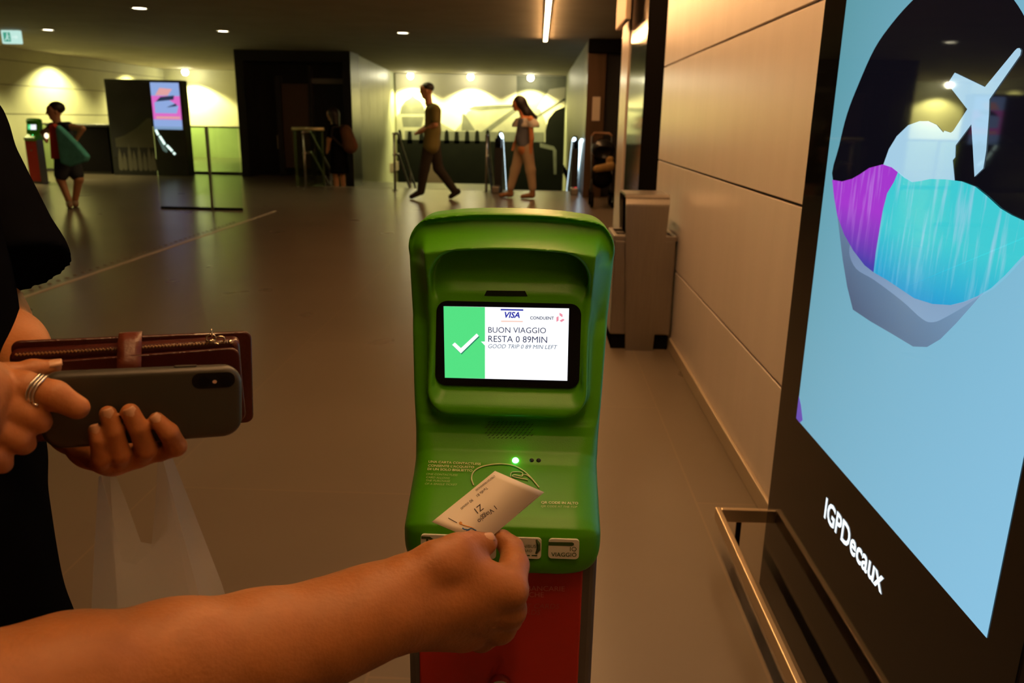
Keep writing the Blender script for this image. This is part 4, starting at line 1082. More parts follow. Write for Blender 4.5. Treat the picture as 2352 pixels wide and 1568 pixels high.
# thumb nail
def nail(center, along, normal, L, Wd, parent, name='fingernail'):
    al = Vector(along).normalized(); nn = Vector(normal); nn = (nn - al * nn.dot(al)).normalized(); sd = al.cross(nn)
    vs, fs = [], []
    N, M_ = 9, 7
    for i in range(N):
        for j in range(M_):
            a = -1 + 2 * i / (N - 1); b = -1 + 2 * j / (M_ - 1)
            sc = math.sqrt(max(0.0, 1 - abs(a) ** 3.2)) if a < 0 else 1 - 0.18 * a * a
            p = Vector(center) + al * (a * L / 2) + sd * (b * sc * Wd / 2) - nn * (0.28 * Wd * (b * sc) ** 2 + 0.04 * L * a * a)
            vs.append(p)
    for i in range(N - 1):
        for j in range(M_ - 1):
            fs.append((i * M_ + j, i * M_ + j + 1, (i + 1) * M_ + j + 1, (i + 1) * M_ + j))
    o = MB().add(vs, fs).build(name, M_nail, parent, smooth=True)
    s_ = o.modifiers.new('thickness', 'SOLIDIFY'); s_.thickness = 0.0006; s_.offset = 0
    return o
tipv = P(1118, 1247, 0.749); ip = P(1084, 1252, 0.741)
tax = Vector(tipv - ip); vdir = (CAM - Vector(tipv)).normalized()
nrm = (vdir * 0.45 + up * 0.75 + right * 0.35)
ncen = Vector(P(1113, 1247.5, 0.748)); nrm_p = (nrm - tax.normalized() * nrm.dot(tax.normalized())).normalized()
nail(ncen + nrm_p * (26.6 * 0.748 / FPX), tax, nrm, 0.0135, 0.0125, man)

# ---------------------------------------------------------------- paper ticket held over the reader
tA, tB, tD = Vector(P(1137, 1081, 0.800)), Vector(P(1250, 1130, 0.802)), Vector(P(992, 1198, 0.772))
tf_ = Frame(tD, tB - tA, tA - tD)          # x across the short side, y along the long side
tw = (tB - tA).dot(tf_.ux); tl = (tA - tD).dot(tf_.uy); skew = (tA - tD).dot(tf_.ux)
tk = thing('paper_ticket', 'white paper ticket with printed text held out over the reader shelf', 'ticket', tD)
def tp(u_, v_, d=0.0): return tf_.pt(u_ * tw + v_ * skew, v_ * tl, d - 0.004 * math.sin(v_ * PI) * 0.5)
tv, tfc = [], []
for i in range(13):
    for j in (0, 1): tv.append(tp(j, i / 12))
tfc = [(2 * i, 2 * i + 1, 2 * i + 3, 2 * i + 2) for i in range(12)]
sheet = MB().add(tv, tfc).build('paper', mat('ticket paper', (0.74, 0.68, 0.60), 0.6), tk, smooth=True)
s_ = sheet.modifiers.new('thickness', 'SOLIDIFY'); s_.thickness = 0.0003; s_.offset = -1
def uvh(px, py):
    x, y = tf_.hit(px, py); v_ = y / tl; return ((x - v_ * skew) / tw, v_)
def tline(mb, s, p0, p1, bold=0.0, hgt=None, sh_=0.0):
    a, b = uvh(*p0), uvh(*p1)
    A_, B_ = tp(*a), tp(*b); L = (B_ - A_).length
    vs, fs = text_shape(s, 1.0, bold, sh_, 'LEFT', 1.0)
    x0 = min(v[0] for v in vs); w_ = max(v[0] for v in vs) - x0; k = L / w_
    upv = tf_.n.cross((B_ - A_).normalized())
    vv = []
    for x, y in vs:
        t = (x - x0) * k / L
        v_ = a[1] + (b[1] - a[1]) * t
        vv.append(tp(a[0] + (b[0] - a[0]) * t, v_, 0.0005) + upv * (y * (hgt or k)))
    mb.add(vv, fs); return mb
M_tink = mat('ticket ink', (0.045, 0.035, 0.035), 0.7)
tb = MB()
tline(tb, '1 Viaggio', (1136, 1160), (1096, 1194), 0.006)
tline(tb, 'Z1', (1104, 1156), (1089, 1168), 0.006)
tline(tb, 'Tariffa B1', (1118, 1117), (1094, 1136))
tline(tb, '90 minuti', (1084, 1144), (1058, 1166))
tline(tb, '179072019000004200', (1135, 1091), (1092, 1124))
tb.build('ticket_text', M_tink, tk)
def tpath(mb, pxs, r): return mb.tube([tp(*uvh(*p), 0.0003) for p in pxs], r, 6)
tpath(MB(), [(1030, 1189), (1050, 1200)], 0.0003).build('fine_print', M_tink, tk)
tpath(MB(), [(1236, 1137), (1180, 1188)], 0.00022).build('edge_print', mat('grey ink', (0.35, 0.30, 0.28), 0.7), tk)
tb = MB().flat(Frame(tp(*uvh(1058, 1201), 0.0005), tf_.ux, tf_.uy), smooth_closed([(0.0016 * math.cos(a), 0.0016 * math.sin(a)) for a in np.linspace(0, 2 * PI, 7)[:-1]]), 0)
tpath(tb, [(1057, 1202), (1066, 1206), (1078, 1209), (1089, 1213)], 0.0005)
tb.build('orange_swoosh', mat('orange ink', (0.75, 0.36, 0.08), 0.6), tk)
tb = MB()
tline(tb, 'B', (1078, 1213), (1068, 1222), 0.04, None, -0.2)
tpath(tb, [(1062, 1212), (1067, 1215), (1075, 1216), (1083, 1212), (1094, 1218)], 0.0006)
tb.build('blue_logo', mat('blue ink', (0.03, 0.14, 0.38), 0.6), tk)

# ---------------------------------------------------------------- woman with wallet and phone
cx, cy = -0.60, 0.58
PHONE = hinge((80, 862), (556, 842), (557, 1003), 0.615, 0.633)
def pd(px, py):
    """distance of the phone's back at this place"""
    r = ray(px, py); return (PHONE[0].o - CAM).dot(PHONE[0].n) / r.dot(PHONE[0].n)
def edge(px, py, r, k=0.0): return PR(px, py, pd(px, 1008) + k, r)
def on_phone(px, py, r, gap=0.0005):
    d = pd(px, py); d -= r * d / FPX + gap; return PR(px, py, d, r)
wo = thing('person', 'person in black dress holding dark red wallet and phone, cut by picture edge', 'person', (cx, cy, 0))
f = Field((-0.56, 0.38, 0.86), (-0.18, 0.84, 1.12), 0.0018)
# her far arm: forearm behind the wallet, fingers curling up over the phone
El = PR(-45, 742, 0.80, 88)
f.chain([El, PR(13, 797, 0.745, 82), PR(110, 900, 0.695, 66), PR(165, 960, 0.670, 56)], 0.015)
pm = [PR(165, 962, 0.672, 54), PR(215, 1022, 0.640, 46), PR(262, 1058, 0.622, 34)]
f.chain(pm, 0.012)
for q in (edge(236, 1060, 26, 0.016), edge(275, 1055, 27, 0.016), edge(318, 1047, 27, 0.016), edge(368, 1034, 25, 0.016)):
    f.cone(P(178, 985, 0.668), q[0], 46 * 0.668 / FPX, q[1], 0.010)
lf = [[edge(236, 1062, 25, 0.014), edge(234, 1050, 22, 0.002), on_phone(226, 1008, 19), on_phone(219, 988, 16)],
      [edge(275, 1056, 26, 0.014), edge(276, 1042, 23, 0.000), on_phone(262, 990, 21), on_phone(248, 950, 19)],
      [edge(320, 1046, 26, 0.014), edge(336, 1030, 24, 0.000), on_phone(318, 982, 22), on_phone(299, 947, 21)],
      [edge(368, 1034, 25, 0.014), edge(404, 1024, 24, 0.002), on_phone(388, 993, 22), on_phone(360, 964, 18)]]
for c_ in lf: f.chain(c_, 0.0018)
# near hand: thumb on top of the phone, fingers in front
rp = [PR(-175, 905, 0.47, 70), PR(-60, 900, 0.525, 66), PR(-15, 915, 0.545, 52)]
f.chain(rp, 0.012)
f.cone(P(-100, 880, 0.51), P(-20, 868, 0.548), 56 * 0.51 / FPX, 36 * 0.548 / FPX, 0.012)
f.cone(P(-100, 940, 0.50), P(-30, 985, 0.53), 60 * 0.5 / FPX, 40 * 0.53 / FPX, 0.012)
f.chain([PR(-70, 868, 0.53, 46), PR(15, 862, 0.566, 27), PR(75, 850, 0.578, 23), PR(122, 843, 0.585, 18)], 0.005)
f.chain([PR(-30, 880, 0.545, 46), PR(55, 890, 0.548, 37), PR(125, 908, 0.551, 33), PR(178, 936, 0.557, 27)], 0.004)
f.chain([PR(-40, 935, 0.54, 42), PR(25, 938, 0.541, 36), PR(65, 953, 0.546, 32), PR(90, 968, 0.552, 28)], 0.004)
f.chain([PR(-45, 985, 0.535, 38), PR(5, 992, 0.537, 33), PR(38, 1006, 0.543, 30), PR(54, 1018, 0.550, 27)], 0.004)
f.chain([PR(-50, 1030, 0.53, 32), PR(-20, 1046, 0.533, 27), PR(-2, 1058, 0.540, 25), PR(6, 1066, 0.545, 22)], 0.004)
hands = f.mesh(); del f
f = Field((-0.86, 0.30, -0.02), (-0.24, 0.92, 1.66), 0.009)
wr_r = rp[0]
Er = A((-0.63, 0.345, 1.01)); Sr = A((cx, cy - 0.17, 1.27)); Sl = A((-0.66, 0.79, 1.25))
f.chain([(Sr, 0.046), (Er, 0.040), (wr_r[0], 0.024)], 0.02)
f.chain([(Sl, 0.046), (El[0], 0.041), (PR(13, 797, 0.745, 82)[0], 0.034)], 0.02)
def torso(f, g):
    for q in (-1, 1):
        o_ = A((0, 0.07, 0)) * q
        f.cone(A((cx, cy, 0.88)) + o_, A((cx, cy, 1.05)) + o_ * 0.9, 0.115 + g, 0.100 + g, 0.05)
        f.cone(A((cx, cy, 1.05)) + o_ * 0.9, A((cx, cy, 1.23)) + o_ * 1.2, 0.100 + g, 0.09 + g, 0.05)
        f.ell(A((cx + 0.065, cy - 0.02, 1.15)) + o_, (0.055 + g, 0.055 + g, 0.055 + g), 0.04)
    f.cone(Sr, Sl, 0.05 + g * 0.6, 0.05 + g * 0.6, 0.05)
torso(f, 0)
f.cone(A((cx, cy, 1.27)), A((cx + 0.03, cy, 1.40)), 0.055, 0.05, 0.03)
hcw = A((cx + 0.035, cy, 1.50))
head(f, hcw, (1, -0.1, 0), 0.95)
for q in (-1, 1):
    o_ = A((0, 0.085, 0)) * q
    f.chain([(A((cx, cy, 0.86)) + o_, 0.095), (A((cx + 0.01, cy, 0.46)) + o_, 0.058), (A((cx - 0.01, cy, 0.07)) + o_, 0.038)], 0.03)
    f.chain([(A((cx - 0.02, cy, 0.04)) + o_, 0.038), (A((cx + 0.13, cy, 0.028)) + o_, 0.028)], 0.03)
wbody = mesh_from('body', [f.mesh(), hands], M_skin2, wo)
f = Field((-0.92, 0.24, 0.38), (-0.16, 0.96, 1.36), 0.008)
torso(f, 0.024)
f.cone((cx + 0.02, cy - 0.02, 1.02), (cx + 0.03, cy - 0.02, 0.83), 0.108, 0.150, 0.04); f.cone((cx + 0.03, cy - 0.02, 0.83), (cx + 0.04, cy - 0.02, 0.45), 0.150, 0.205, 0.03)
hemc = P(24, 628, 0.775); upc = P(-110, 290, 0.80)
f.cone(Sr, Sr + (Er - Sr) * 0.6, 0.06, 0.085, 0.02)
fs = Field((-0.80, 0.60, 0.96), (-0.28, 0.92, 1.36), 0.005)
fs.cone(Sl, upc, 0.05, 0.044, 0.02); fs.cone(upc, P(24, 600, 0.775), 0.044, 0.050, 0.02); fs.cone(P(24, 600, 0.775), P(50, 680, 0.773), 0.050, 0.052, 0.01)
axv = A(hemc) - upc; axv /= np.linalg.norm(axv)
plane_cut(fs, hemc, axv)
plane_cut(f, A((cx, cy, 0.47)), (0, 0, -1))
mesh_from('dress', [f.mesh(), fs.mesh()], M_dress, wo)
f = Field((-0.72, 0.42, 1.20), (-0.42, 0.74, 1.64), 0.007)
f.ell(hcw + A((-0.02, 0, 0.035)), (0.10, 0.092, 0.09), 0.03); f.cone(hcw + A((-0.05, 0, 0)), hcw + A((-0.07, 0, -0.22)), 0.075, 0.06, 0.03)
plane_cut(f, hcw + A((0.045, 0, 0.03)), (0.9, 0, -0.5))
mesh_from('hair', [f.mesh()], M_hair, wo)
for c_, wn in ((lf[0], 0.0068), (lf[1], 0.0082), (lf[2], 0.0088), (lf[3], 0.0080)):
    t0, t1 = Vector(c_[-2][0]), Vector(c_[-1][0]); al = (t1 - t0).normalized(); nn = (CAM - t1).normalized() + up * 0.1
    nn = (nn - al * nn.dot(al)).normalized()
    nail(t1 + nn * (c_[-1][1] * 0.97) + al * c_[-1][1] * 0.12, al, nn, 0.0095, wn, wo)
nn = (up * 0.8 - fwd * 0.6); al = Vector(P(122, 843, 0.585) - P(75, 850, 0.578)).normalized(); nn = (nn - al * nn.dot(al)).normalized()
nail(Vector(P(124, 843, 0.585)) + nn * (18 * 0.585 / FPX * 0.98), al, nn, 0.011, 0.0095, wo)
# rings
rc, rx = P(88, 898, 0.549), Vector(P(125, 908, 0.551) - P(55, 890, 0.548)).normalized()
fr_ = Frame(Vector(rc), rx.cross(Vector((0, 0, 1))), (0, 0, 1)); ru = rx.cross(fwd).normalized(); rv = rx.cross(ru)
rr = 35.5 * 0.549 / FPX + 0.0006
M_silver = mat('silver ring', (0.78, 0.76, 0.72), 0.2, metal=1.0)
mr_ = MB()
for off in (-0.0022, 0.0, 0.0022):
    mr_.tube([Vector(rc) + rx * (off + 0.0008 * math.sin(3 * a)) + (ru * math.cos(a) + rv * math.sin(a)) * rr for a in np.linspace(0, 2 * PI, 33)[:-1]], 0.0009, 6, True)
top_ = Vector(rc) - fwd * rr * 0.8 - up * rr * 0.5
mr_.tube([top_ - rx * 0.004, top_ + rx * 0.001], 0.0012, 8).tube([top_ + rx * 0.001 - up * 0.002, top_ + rx * 0.005 - up * 0.002], 0.0010, 8)
mr_.build('silver_ring', M_silver, wo, smooth=True)
rc2 = Vector(P(303, 1066, 0.620)); rr2 = 0.0088
MB().tube([rc2 + (right * math.cos(a) + fwd * math.sin(a)) * rr2 + up * (0.0035 * math.cos(a)) for a in np.linspace(0, 2 * PI, 29)[:-1]], 0.0012, 6, True).build('thin_ring', M_silver, wo, smooth=True)

# ---------------------------------------------------------------- phone in dark case
pfr, pw, ph, _q = PHONE
ph_t = thing('mobile_phone', 'phone in dark grey case held flat against the dark red wallet', 'phone', pfr.pt(pw / 2, ph / 2))
MB().prism(pfr, rrect(0, 0, pw, ph, 0.015, 8), -0.0115, 0.0).build('case', mat('dark rubber case', (0.035, 0.034, 0.026), 0.42, bump=0.05, bscale=900), ph_t, bevel=0.0048, seg=4, smooth=True)
q0, q1 = pfr.hit(441, 893), pfr.hit(541, 862)
cm = MB().prism(pfr, rrect(q0[0], q0[1], q0[0] + 0.031, q0[1] + 0.0125, 0.006, 6), -0.001, 0.0003).build('camera_window', mat('camera glass', (0.004, 0.004, 0.005), 0.2), ph_t)
fx, fy = pfr.hit(493, 876)
MB().prism(pfr, [(fx + 0.0017 * math.cos(a), fy + 0.0014 * math.sin(a)) for a in np.linspace(0, 2 * PI, 15)[:-1]], 0.0002, 0.0006).build('flash', mat('flash lens', (0.62, 0.45, 0.36), 0.3), cm)
for lx in (468, 518):
    fx2, fy2 = pfr.hit(lx, 877)
    MB().prism(pfr, [(fx2 + 0.0042 * math.cos(a), fy2 + 0.0042 * math.sin(a)) for a in np.linspace(0, 2 * PI, 21)[:-1]], 0.0002, 0.0005).build('lens', mat('lens glass', (0.003, 0.003, 0.006), 0.08), cm)
bx = pfr.hit(400, 845)[0]
MB().prism(Frame(pfr.pt(bx, ph, -0.0058), pfr.ux, -pfr.n), rrect(0, -0.0016, 0.016, 0.0016, 0.0014), -0.001, 0.0008).build('side_button', mat('button rubber', (0.03, 0.028, 0.022), 0.5), ph_t)

# ---------------------------------------------------------------- dark red wallet
M_lea = mat('oxblood leather', (0.050, 0.0075, 0.004), 0.34, vary=0.25, vscale=14, bump=0.12, bscale=240, coat=0.15)
M_lea2 = mat('brown red leather strap', (0.10, 0.02, 0.008), 0.40, bump=0.1, bscale=240)
M_gold = mat('brass zip', (0.72, 0.48, 0.22), 0.3, metal=1.0)
wl_ = thing('wallet', 'dark red leather zip wallet with strap held behind the phone', 'wallet', Vector(P(300, 850, 0.64)))
bf, bw_, bh, _q = hinge((22, 785), (578, 761), (583, 970), 0.702, 0.733)
MB().prism(bf, rrect(0, 0, bw_, bh, 0.007), -0.004, 0.0).build('back_panel', M_lea, wl_, bevel=0.0016, seg=3)
ff, fw, fh, _q = hinge((20, 838), (549, 798), (566, 968), 0.668, 0.693)
MB().prism(ff, rrect(0, 0, fw, fh, 0.008), -0.0035, 0.0).build('front_panel', M_lea, wl_, bevel=0.0015, seg=3)
zf, zw, zh, _q = hinge((20, 806), (550, 775), (562, 960), 0.686, 0.714)
MB().prism(zf, rrect(0, 0, zw, zh, 0.006), -0.009, 0.0065).build('zip_pocket', M_lea, wl_, bevel=0.005, seg=4, smooth=True)
zt = MB()
def zpt(px, py, out): x, y = zf.hit(px, py); return zf.pt(x, y, out)
za, zb_ = zf.pt(0.006, zh - 0.0006, 0.0072), zf.pt(zf.hit(480, 790)[0], zh - 0.0006, 0.0072)
for i in range(111):
    if 0.535 < i / 110 < 0.64: continue
    q = za.lerp(zb_, i / 110) + zf.n * (0.0009 if i % 2 else -0.0009)
    zt.tube([q - zf.n * 0.0011, q + zf.n * 0.0011], 0.0006, 5)
zt.build('zip_teeth', M_gold, wl_)
def wpt(fr, px, py, out): x, y = fr.hit(px, py); return fr.pt(x, y, out)
xb = bf.hit(300, 765)[0]
spine = [bf.pt(xb, bh - 0.004, -0.006), bf.pt(xb, bh + 0.0015, -0.004), bf.pt(xb, bh + 0.0025, 0.002), wpt(zf, 300, 782, 0.0085), wpt(zf, 300, 800, 0.0095), wpt(ff, 299, 824, 0.0045), wpt(ff, 298, 845, 0.0035), wpt(ff, 296, 900, 0.0018), wpt(ff, 295, 950, 0.0018)]
sv, sf = [], []
for c in spine:
    sv += [c - bf.ux * 0.0088, c - bf.ux * 0.003 + bf.n * 0.0006, c + bf.ux * 0.003 + bf.n * 0.0006, c + bf.ux * 0.0088]
for i in range(len(spine) - 1):
    for k in range(3): sf.append((4 * i + k, 4 * i + k + 1, 4 * i + 5 + k, 4 * i + 4 + k))
so = MB().add(sv, sf).build('strap', M_lea2, wl_, smooth=True)
s_ = so.modifiers.new('thickness', 'SOLIDIFY'); s_.thickness = 0.0018
stc = MB()
for i in range(30):
    t = i / 30 * (len(spine) - 4) + 1.5; k = int(t); u_ = t - k
    if k >= len(spine) - 2: break
    dv = spine[k + 1] - spine[k]
    c = spine[k].lerp(spine[k + 1], u_) + bf.n * 0.0017 + up * 0.0003
    stc.tube([c, c + dv.normalized() * 0.0011], 0.00028, 5)
stc.build('stitching', mat('stitch thread', (0.45, 0.28, 0.10), 0.7), so)
pull = MB()
def loop(mb, c, a_, b_, ra, rb, t): return mb.tube([c + a_ * (ra * math.cos(x)) + b_ * (rb * math.sin(x)) for x in np.linspace(0, 2 * PI, 25)[:-1]], t, 6, True)
def zq(px, up_off, out=0.0070): return zf.pt(zf.hit(px, 790)[0], zh + up_off, out)
loop(pull, zq(486, 0.0035), zf.ux, zf.uy, 0.0038, 0.0036, 0.0007); loop(pull, zq(504, 0.0015), (zf.ux + zf.uy * 0.15).normalized(), zf.uy, 0.0046, 0.0032, 0.0007)
loop(pull, zq(489, 0.0085), zf.n, zf.uy, 0.0022, 0.0030, 0.0006)
pull.tube([zq(474, 0.0006), zq(496, 0.0014)], 0.0015, 8).tube([zq(524, -0.0008), zq(533, -0.0008)], 0.0018, 8)
for i in range(3): pull.tube([zq(511 + 4.5 * i, -0.002), zq(511 + 4.5 * i, 0.0005)], 0.0006, 5)
pull.build('zip_pull', mat('gilt metal', (0.80, 0.70, 0.50), 0.2, metal=1.0), wl_, smooth=True)

# ---------------------------------------------------------------- thin plastic bag
yb = 0.585
bgm = see_through('thin white plastic', (0.90, 0.88, 0.86), 0.34, diffuse=(0.80, 0.78, 0.76))
out_ = [(370, 1040), (378, 1052), (410, 1160), (475, 1385), (510, 1540), (515, 1700), (200, 1700), (212, 1560), (222, 1410), (226, 1250), (232, 1090), (238, 1088), (262, 1168), (290, 1280), (322, 1286), (355, 1254), (363, 1150), (366, 1060)]
def bag_pt(px, py, dy):
    q = at(px, py, 1, yb); k = max(0.0, min(1.0, (1.0 - q.z) / 0.28))
    return Vector((q.x, yb + dy * k, q.z))
nb = len(out_)
bv = [bag_pt(x, y, -0.012) for x, y in out_] + [bag_pt(x, y, 0.045) for x, y in out_]
bfc = [tuple(range(nb)), tuple(range(nb, 2 * nb))[::-1]] + [(i, i + 1, nb + i + 1, nb + i) for i in (1, 2, 3, 4, 5, 6, 7, 8, 9)]
tag(MB().add(bv, bfc).build('plastic_bag', bgm, None, loc=(-0.30, yb, 0.75)), 'thin translucent white plastic bag hanging from the fingers under the phone', 'bag')

# ---------------------------------------------------------------- people in the distance
def far_person(label, y, crop, root_px, build, cat='person'):
    ox, oy, sc = crop
    def W(x, yy, dy=0.0): return A(at(ox + x / sc, oy + yy / sc, 1, y + dy))
    q = W(*root_px)
    r = thing('person', label, cat, (q[0], y, 0))
    build(W, r); return r
def field_for(lo, hi): return Field(lo, hi, 0.010)
M_olive = mat('olive yellow shirt', (0.16, 0.13, 0.03), 0.85); M_trou = mat('dark brown trousers', (0.022, 0.015, 0.008), 0.9)
def b_man(W, r):
    hd, ck_, ch, be, hp = W(245, 185), W(268, 290), W(318, 420), W(312, 640), W(300, 790)
    sh_, el, hn = W(335, 395, -0.17), W(340, 570, -0.20), W(200, 640, -0.10)
    sh2, el2, hn2 = W(300, 395, 0.17), W(270, 570, 0.2), W(170, 640, 0.1)
    lo, hi = (hp[0] - 0.9, 11.9, -0.01), (hp[0] + 0.9, 13.1, 1.95)
    L1 = [W(285, 800, -0.08), W(220, 1060, -0.09), W(180, 1320, -0.08)]; L2 = [W(320, 810, 0.08), W(375, 1060, 0.09), W(550, 1300, 0.08)]
    f = field_for(lo, hi)
    head(f, hd, (-1, 0, 0)); f.cone(hd - A((-0.02, 0, 0.07)), ck_ - A((0, 0, 0.05)), 0.052, 0.058, 0.03)
    for q in (-1, 1):
        o_ = A((0, 0.08, 0)) * q
        f.cone(ch + o_, be + o_ * 0.9, 0.10, 0.095, 0.05); f.cone(be + o_ * 0.9, hp + o_, 0.095, 0.10, 0.05)
    f.cone(sh_, sh2, 0.06, 0.06, 0.04)
    for a, b, c in ((sh_, el, hn), (sh2, el2, hn2)):
        f.chain([(a, 0.05), (b, 0.04), (c, 0.028)], 0.02); d = (c - b) / np.linalg.norm(c - b); f.cone(c, c + d * 0.09, 0.032, 0.022, 0.015)
    for lg in (L1, L2): f.chain([(lg[0], 0.085), (lg[1], 0.058), (lg[2], 0.042)], 0.03)
    mesh_from('body', [f.mesh()], M_skin3, r)
    f = field_for(lo, hi)
    for q in (-1, 1):
        o_ = A((0, 0.08, 0)) * q
        f.cone(ch + o_, be + o_ * 0.9, 0.115, 0.11, 0.05); f.cone(be + o_ * 0.9, hp + o_ + A((0, 0, -0.03)), 0.11, 0.125, 0.05)
    f.cone(sh_, sh2, 0.072, 0.072, 0.04)
    for a, b in ((sh_, el), (sh2, el2)): f.cone(a, a + (b - a) * 0.7, 0.065, 0.062, 0.02)
    mesh_from('shirt', [f.mesh()], M_olive, r)
    f = field_for(lo, hi)
    for lg in (L1, L2): f.chain([(lg[0] + A((0, 0, 0.05)), 0.105), (lg[1], 0.078), (lg[2], 0.060)], 0.03)
    mesh_from('trousers', [f.mesh()], M_trou, r)
    for an, to in ((L1[2], W(75, 1395, -0.08)), (L2[2], W(640, 1340, 0.08))):
        f = field_for(lo, hi)
        if to[0] > an[0]: to = an + A((-0.05, 0, 0)); to[2] = 0.035; an = an + A((0.06, 0, 0.0)); 
        an = an.copy(); an[2] = max(0.045, min(an[2], 0.12)); to = to.copy(); to[2] = 0.038
        f.chain([(an, 0.05), (to, 0.036)], 0.02); plane_cut(f, A((0, 0, 0.0)), (0, 0, -1))
        mesh_from('shoe', [f.mesh()], M_trou, r)
    f = field_for(hd - 0.2, hd + 0.2)
    f.ell(hd + A((0.02, 0, 0.045)), (0.095, 0.086, 0.075), 0.02); plane_cut(f, hd + A((-0.055, 0, 0.03)), (-0.8, 0, -0.6))
    mesh_from('hair', [f.mesh()], M_hair, r)
far_person('striding man in olive shirt and dark trousers in front of the panorama print', 12.5, (930, 170, 4.9), (300, 1400), b_man)
M_cream = mat('beige trousers', (0.46, 0.32, 0.20), 0.85); M_ruf = mat('white ruffle', (0.55, 0.48, 0.42), 0.85); M_gtop = mat('grey top', (0.10, 0.10, 0.125), 0.85); M_shoe = mat('tan shoes', (0.30, 0.13, 0.05), 0.5)
M_glow = mat('sunburnt skin', (0.60, 0.22, 0.08), 0.5)
def b_wom(W, r):
    hd, nk, ch, be, hp = W(490, 200), W(545, 310), W(565, 440), W(545, 640), W(560, 760)
    sh_, el, hn = W(640, 400, -0.16), W(655, 640, -0.18), W(640, 800, -0.14)
    sh2, el2, hn2 = W(520, 410, 0.15), W(480, 620, 0.18), W(440, 720, 0.12)
    lo, hi = (hp[0] - 0.8, 12.4, -0.01), (hp[0] + 0.8, 13.5, 1.85)
    L1 = [W(530, 790, 0.07), W(450, 1030, 0.07), W(395, 1270, 0.07)]; L2 = [W(590, 800, -0.07), W(640, 1030, -0.07), W(665, 1280, -0.07)]
    f = field_for(lo, hi)
    head(f, hd, (-1, 0, -0.25), 0.92); f.cone(hd - A((-0.03, 0, 0.06)), nk - A((0, 0, 0.04)), 0.045, 0.05, 0.03)
    for q in (-1, 1):
        o_ = A((0, 0.07, 0)) * q
        f.cone(ch + o_, be + o_ * 0.85, 0.09, 0.08, 0.05); f.cone(be + o_ * 0.85, hp + o_, 0.08, 0.10, 0.05)
    f.cone(sh_, sh2, 0.05, 0.05, 0.04)
    for a, b, c in ((sh_, el, hn), (sh2, el2, hn2)):
        f.chain([(a, 0.045), (b, 0.036), (c, 0.025)], 0.02); d = (c - b) / np.linalg.norm(c - b); f.cone(c, c + d * 0.09, 0.028, 0.018, 0.015)
    for lg in (L1, L2): f.chain([(lg[0], 0.085), (lg[1], 0.055), (lg[2], 0.038)], 0.03)
    mesh_from('body', [f.mesh()], M_glow, r)
    f = field_for(lo, hi)
    for q in (-1, 1):
        o_ = A((0, 0.07, 0)) * q
        f.cone(ch + o_, be + o_ * 0.85, 0.102, 0.092, 0.05); f.cone(be + o_ * 0.85, hp + o_ + A((0, 0, 0.06)), 0.092, 0.105, 0.05)
    plane_cut(f, ch + A((0, 0, 0.06)), (0, 0, 1)); plane_cut(f, hp + A((0, 0, 0.03)), (0, 0, -1))
    mesh_from('top', [f.mesh()], M_gtop, r)
    f = field_for(lo, hi)
    f.cone(W(640, 420, -0.13), W(680, 475, -0.15), 0.075, 0.09, 0.02); f.cone(W(500, 430, 0.1), W(475, 480, 0.12), 0.075, 0.085, 0.02); f.cone(W(575, 430, -0.1), W(575, 470, -0.1), 0.075, 0.085, 0.03); f.cone(W(575, 430, 0.1), W(575, 470, 0.1), 0.075, 0.085, 0.03)
    z_ = W(575, 498)[2]; plane_cut(f, (0, 0, z_), (0, 0, -1)); z_ = W(575, 385)[2]; plane_cut(f, (0, 0, z_), (0, 0, 1))
    mesh_from('ruffle', [f.mesh()], M_ruf, r)
    f = field_for(lo, hi)
    for lg in (L1, L2): f.chain([(lg[0] + A((0, 0, 0.06)), 0.105), (lg[1], 0.078), (lg[2] + A((0, 0, 0.04)), 0.062)], 0.03)
    mesh_from('trousers', [f.mesh()], M_cream, r)
    for an in (L1[2], L2[2]):
        f = field_for(lo, hi); a2 = an.copy(); a2[2] = 0.06; to = a2 + A((-0.16, 0, -0.025))
        f.chain([(an, 0.045), (a2, 0.046), (to, 0.034)], 0.02); plane_cut(f, A((0, 0, 0.0)), (0, 0, -1))
        mesh_from('shoe', [f.mesh()], M_shoe, r)
    f = field_for(hd - 0.45, hd + 0.45)
    f.ell(hd + A((0.02, 0, 0.03)), (0.10, 0.092, 0.09), 0.03); f.chain([(hd + A((0.06, 0, -0.02)), 0.085), (W(600, 320), 0.075), (W(690, 380, 0.02), 0.05)], 0.04)
    plane_cut(f, hd + A((-0.06, 0, 0.02)), (-0.9, 0, -0.4))
    mesh_from('hair', [f.mesh()], M_hair, r)
far_person('walking woman with long dark hair, white ruffle top and beige trousers', 12.95, (1100, 200, 5.406), (550, 1350), b_wom)
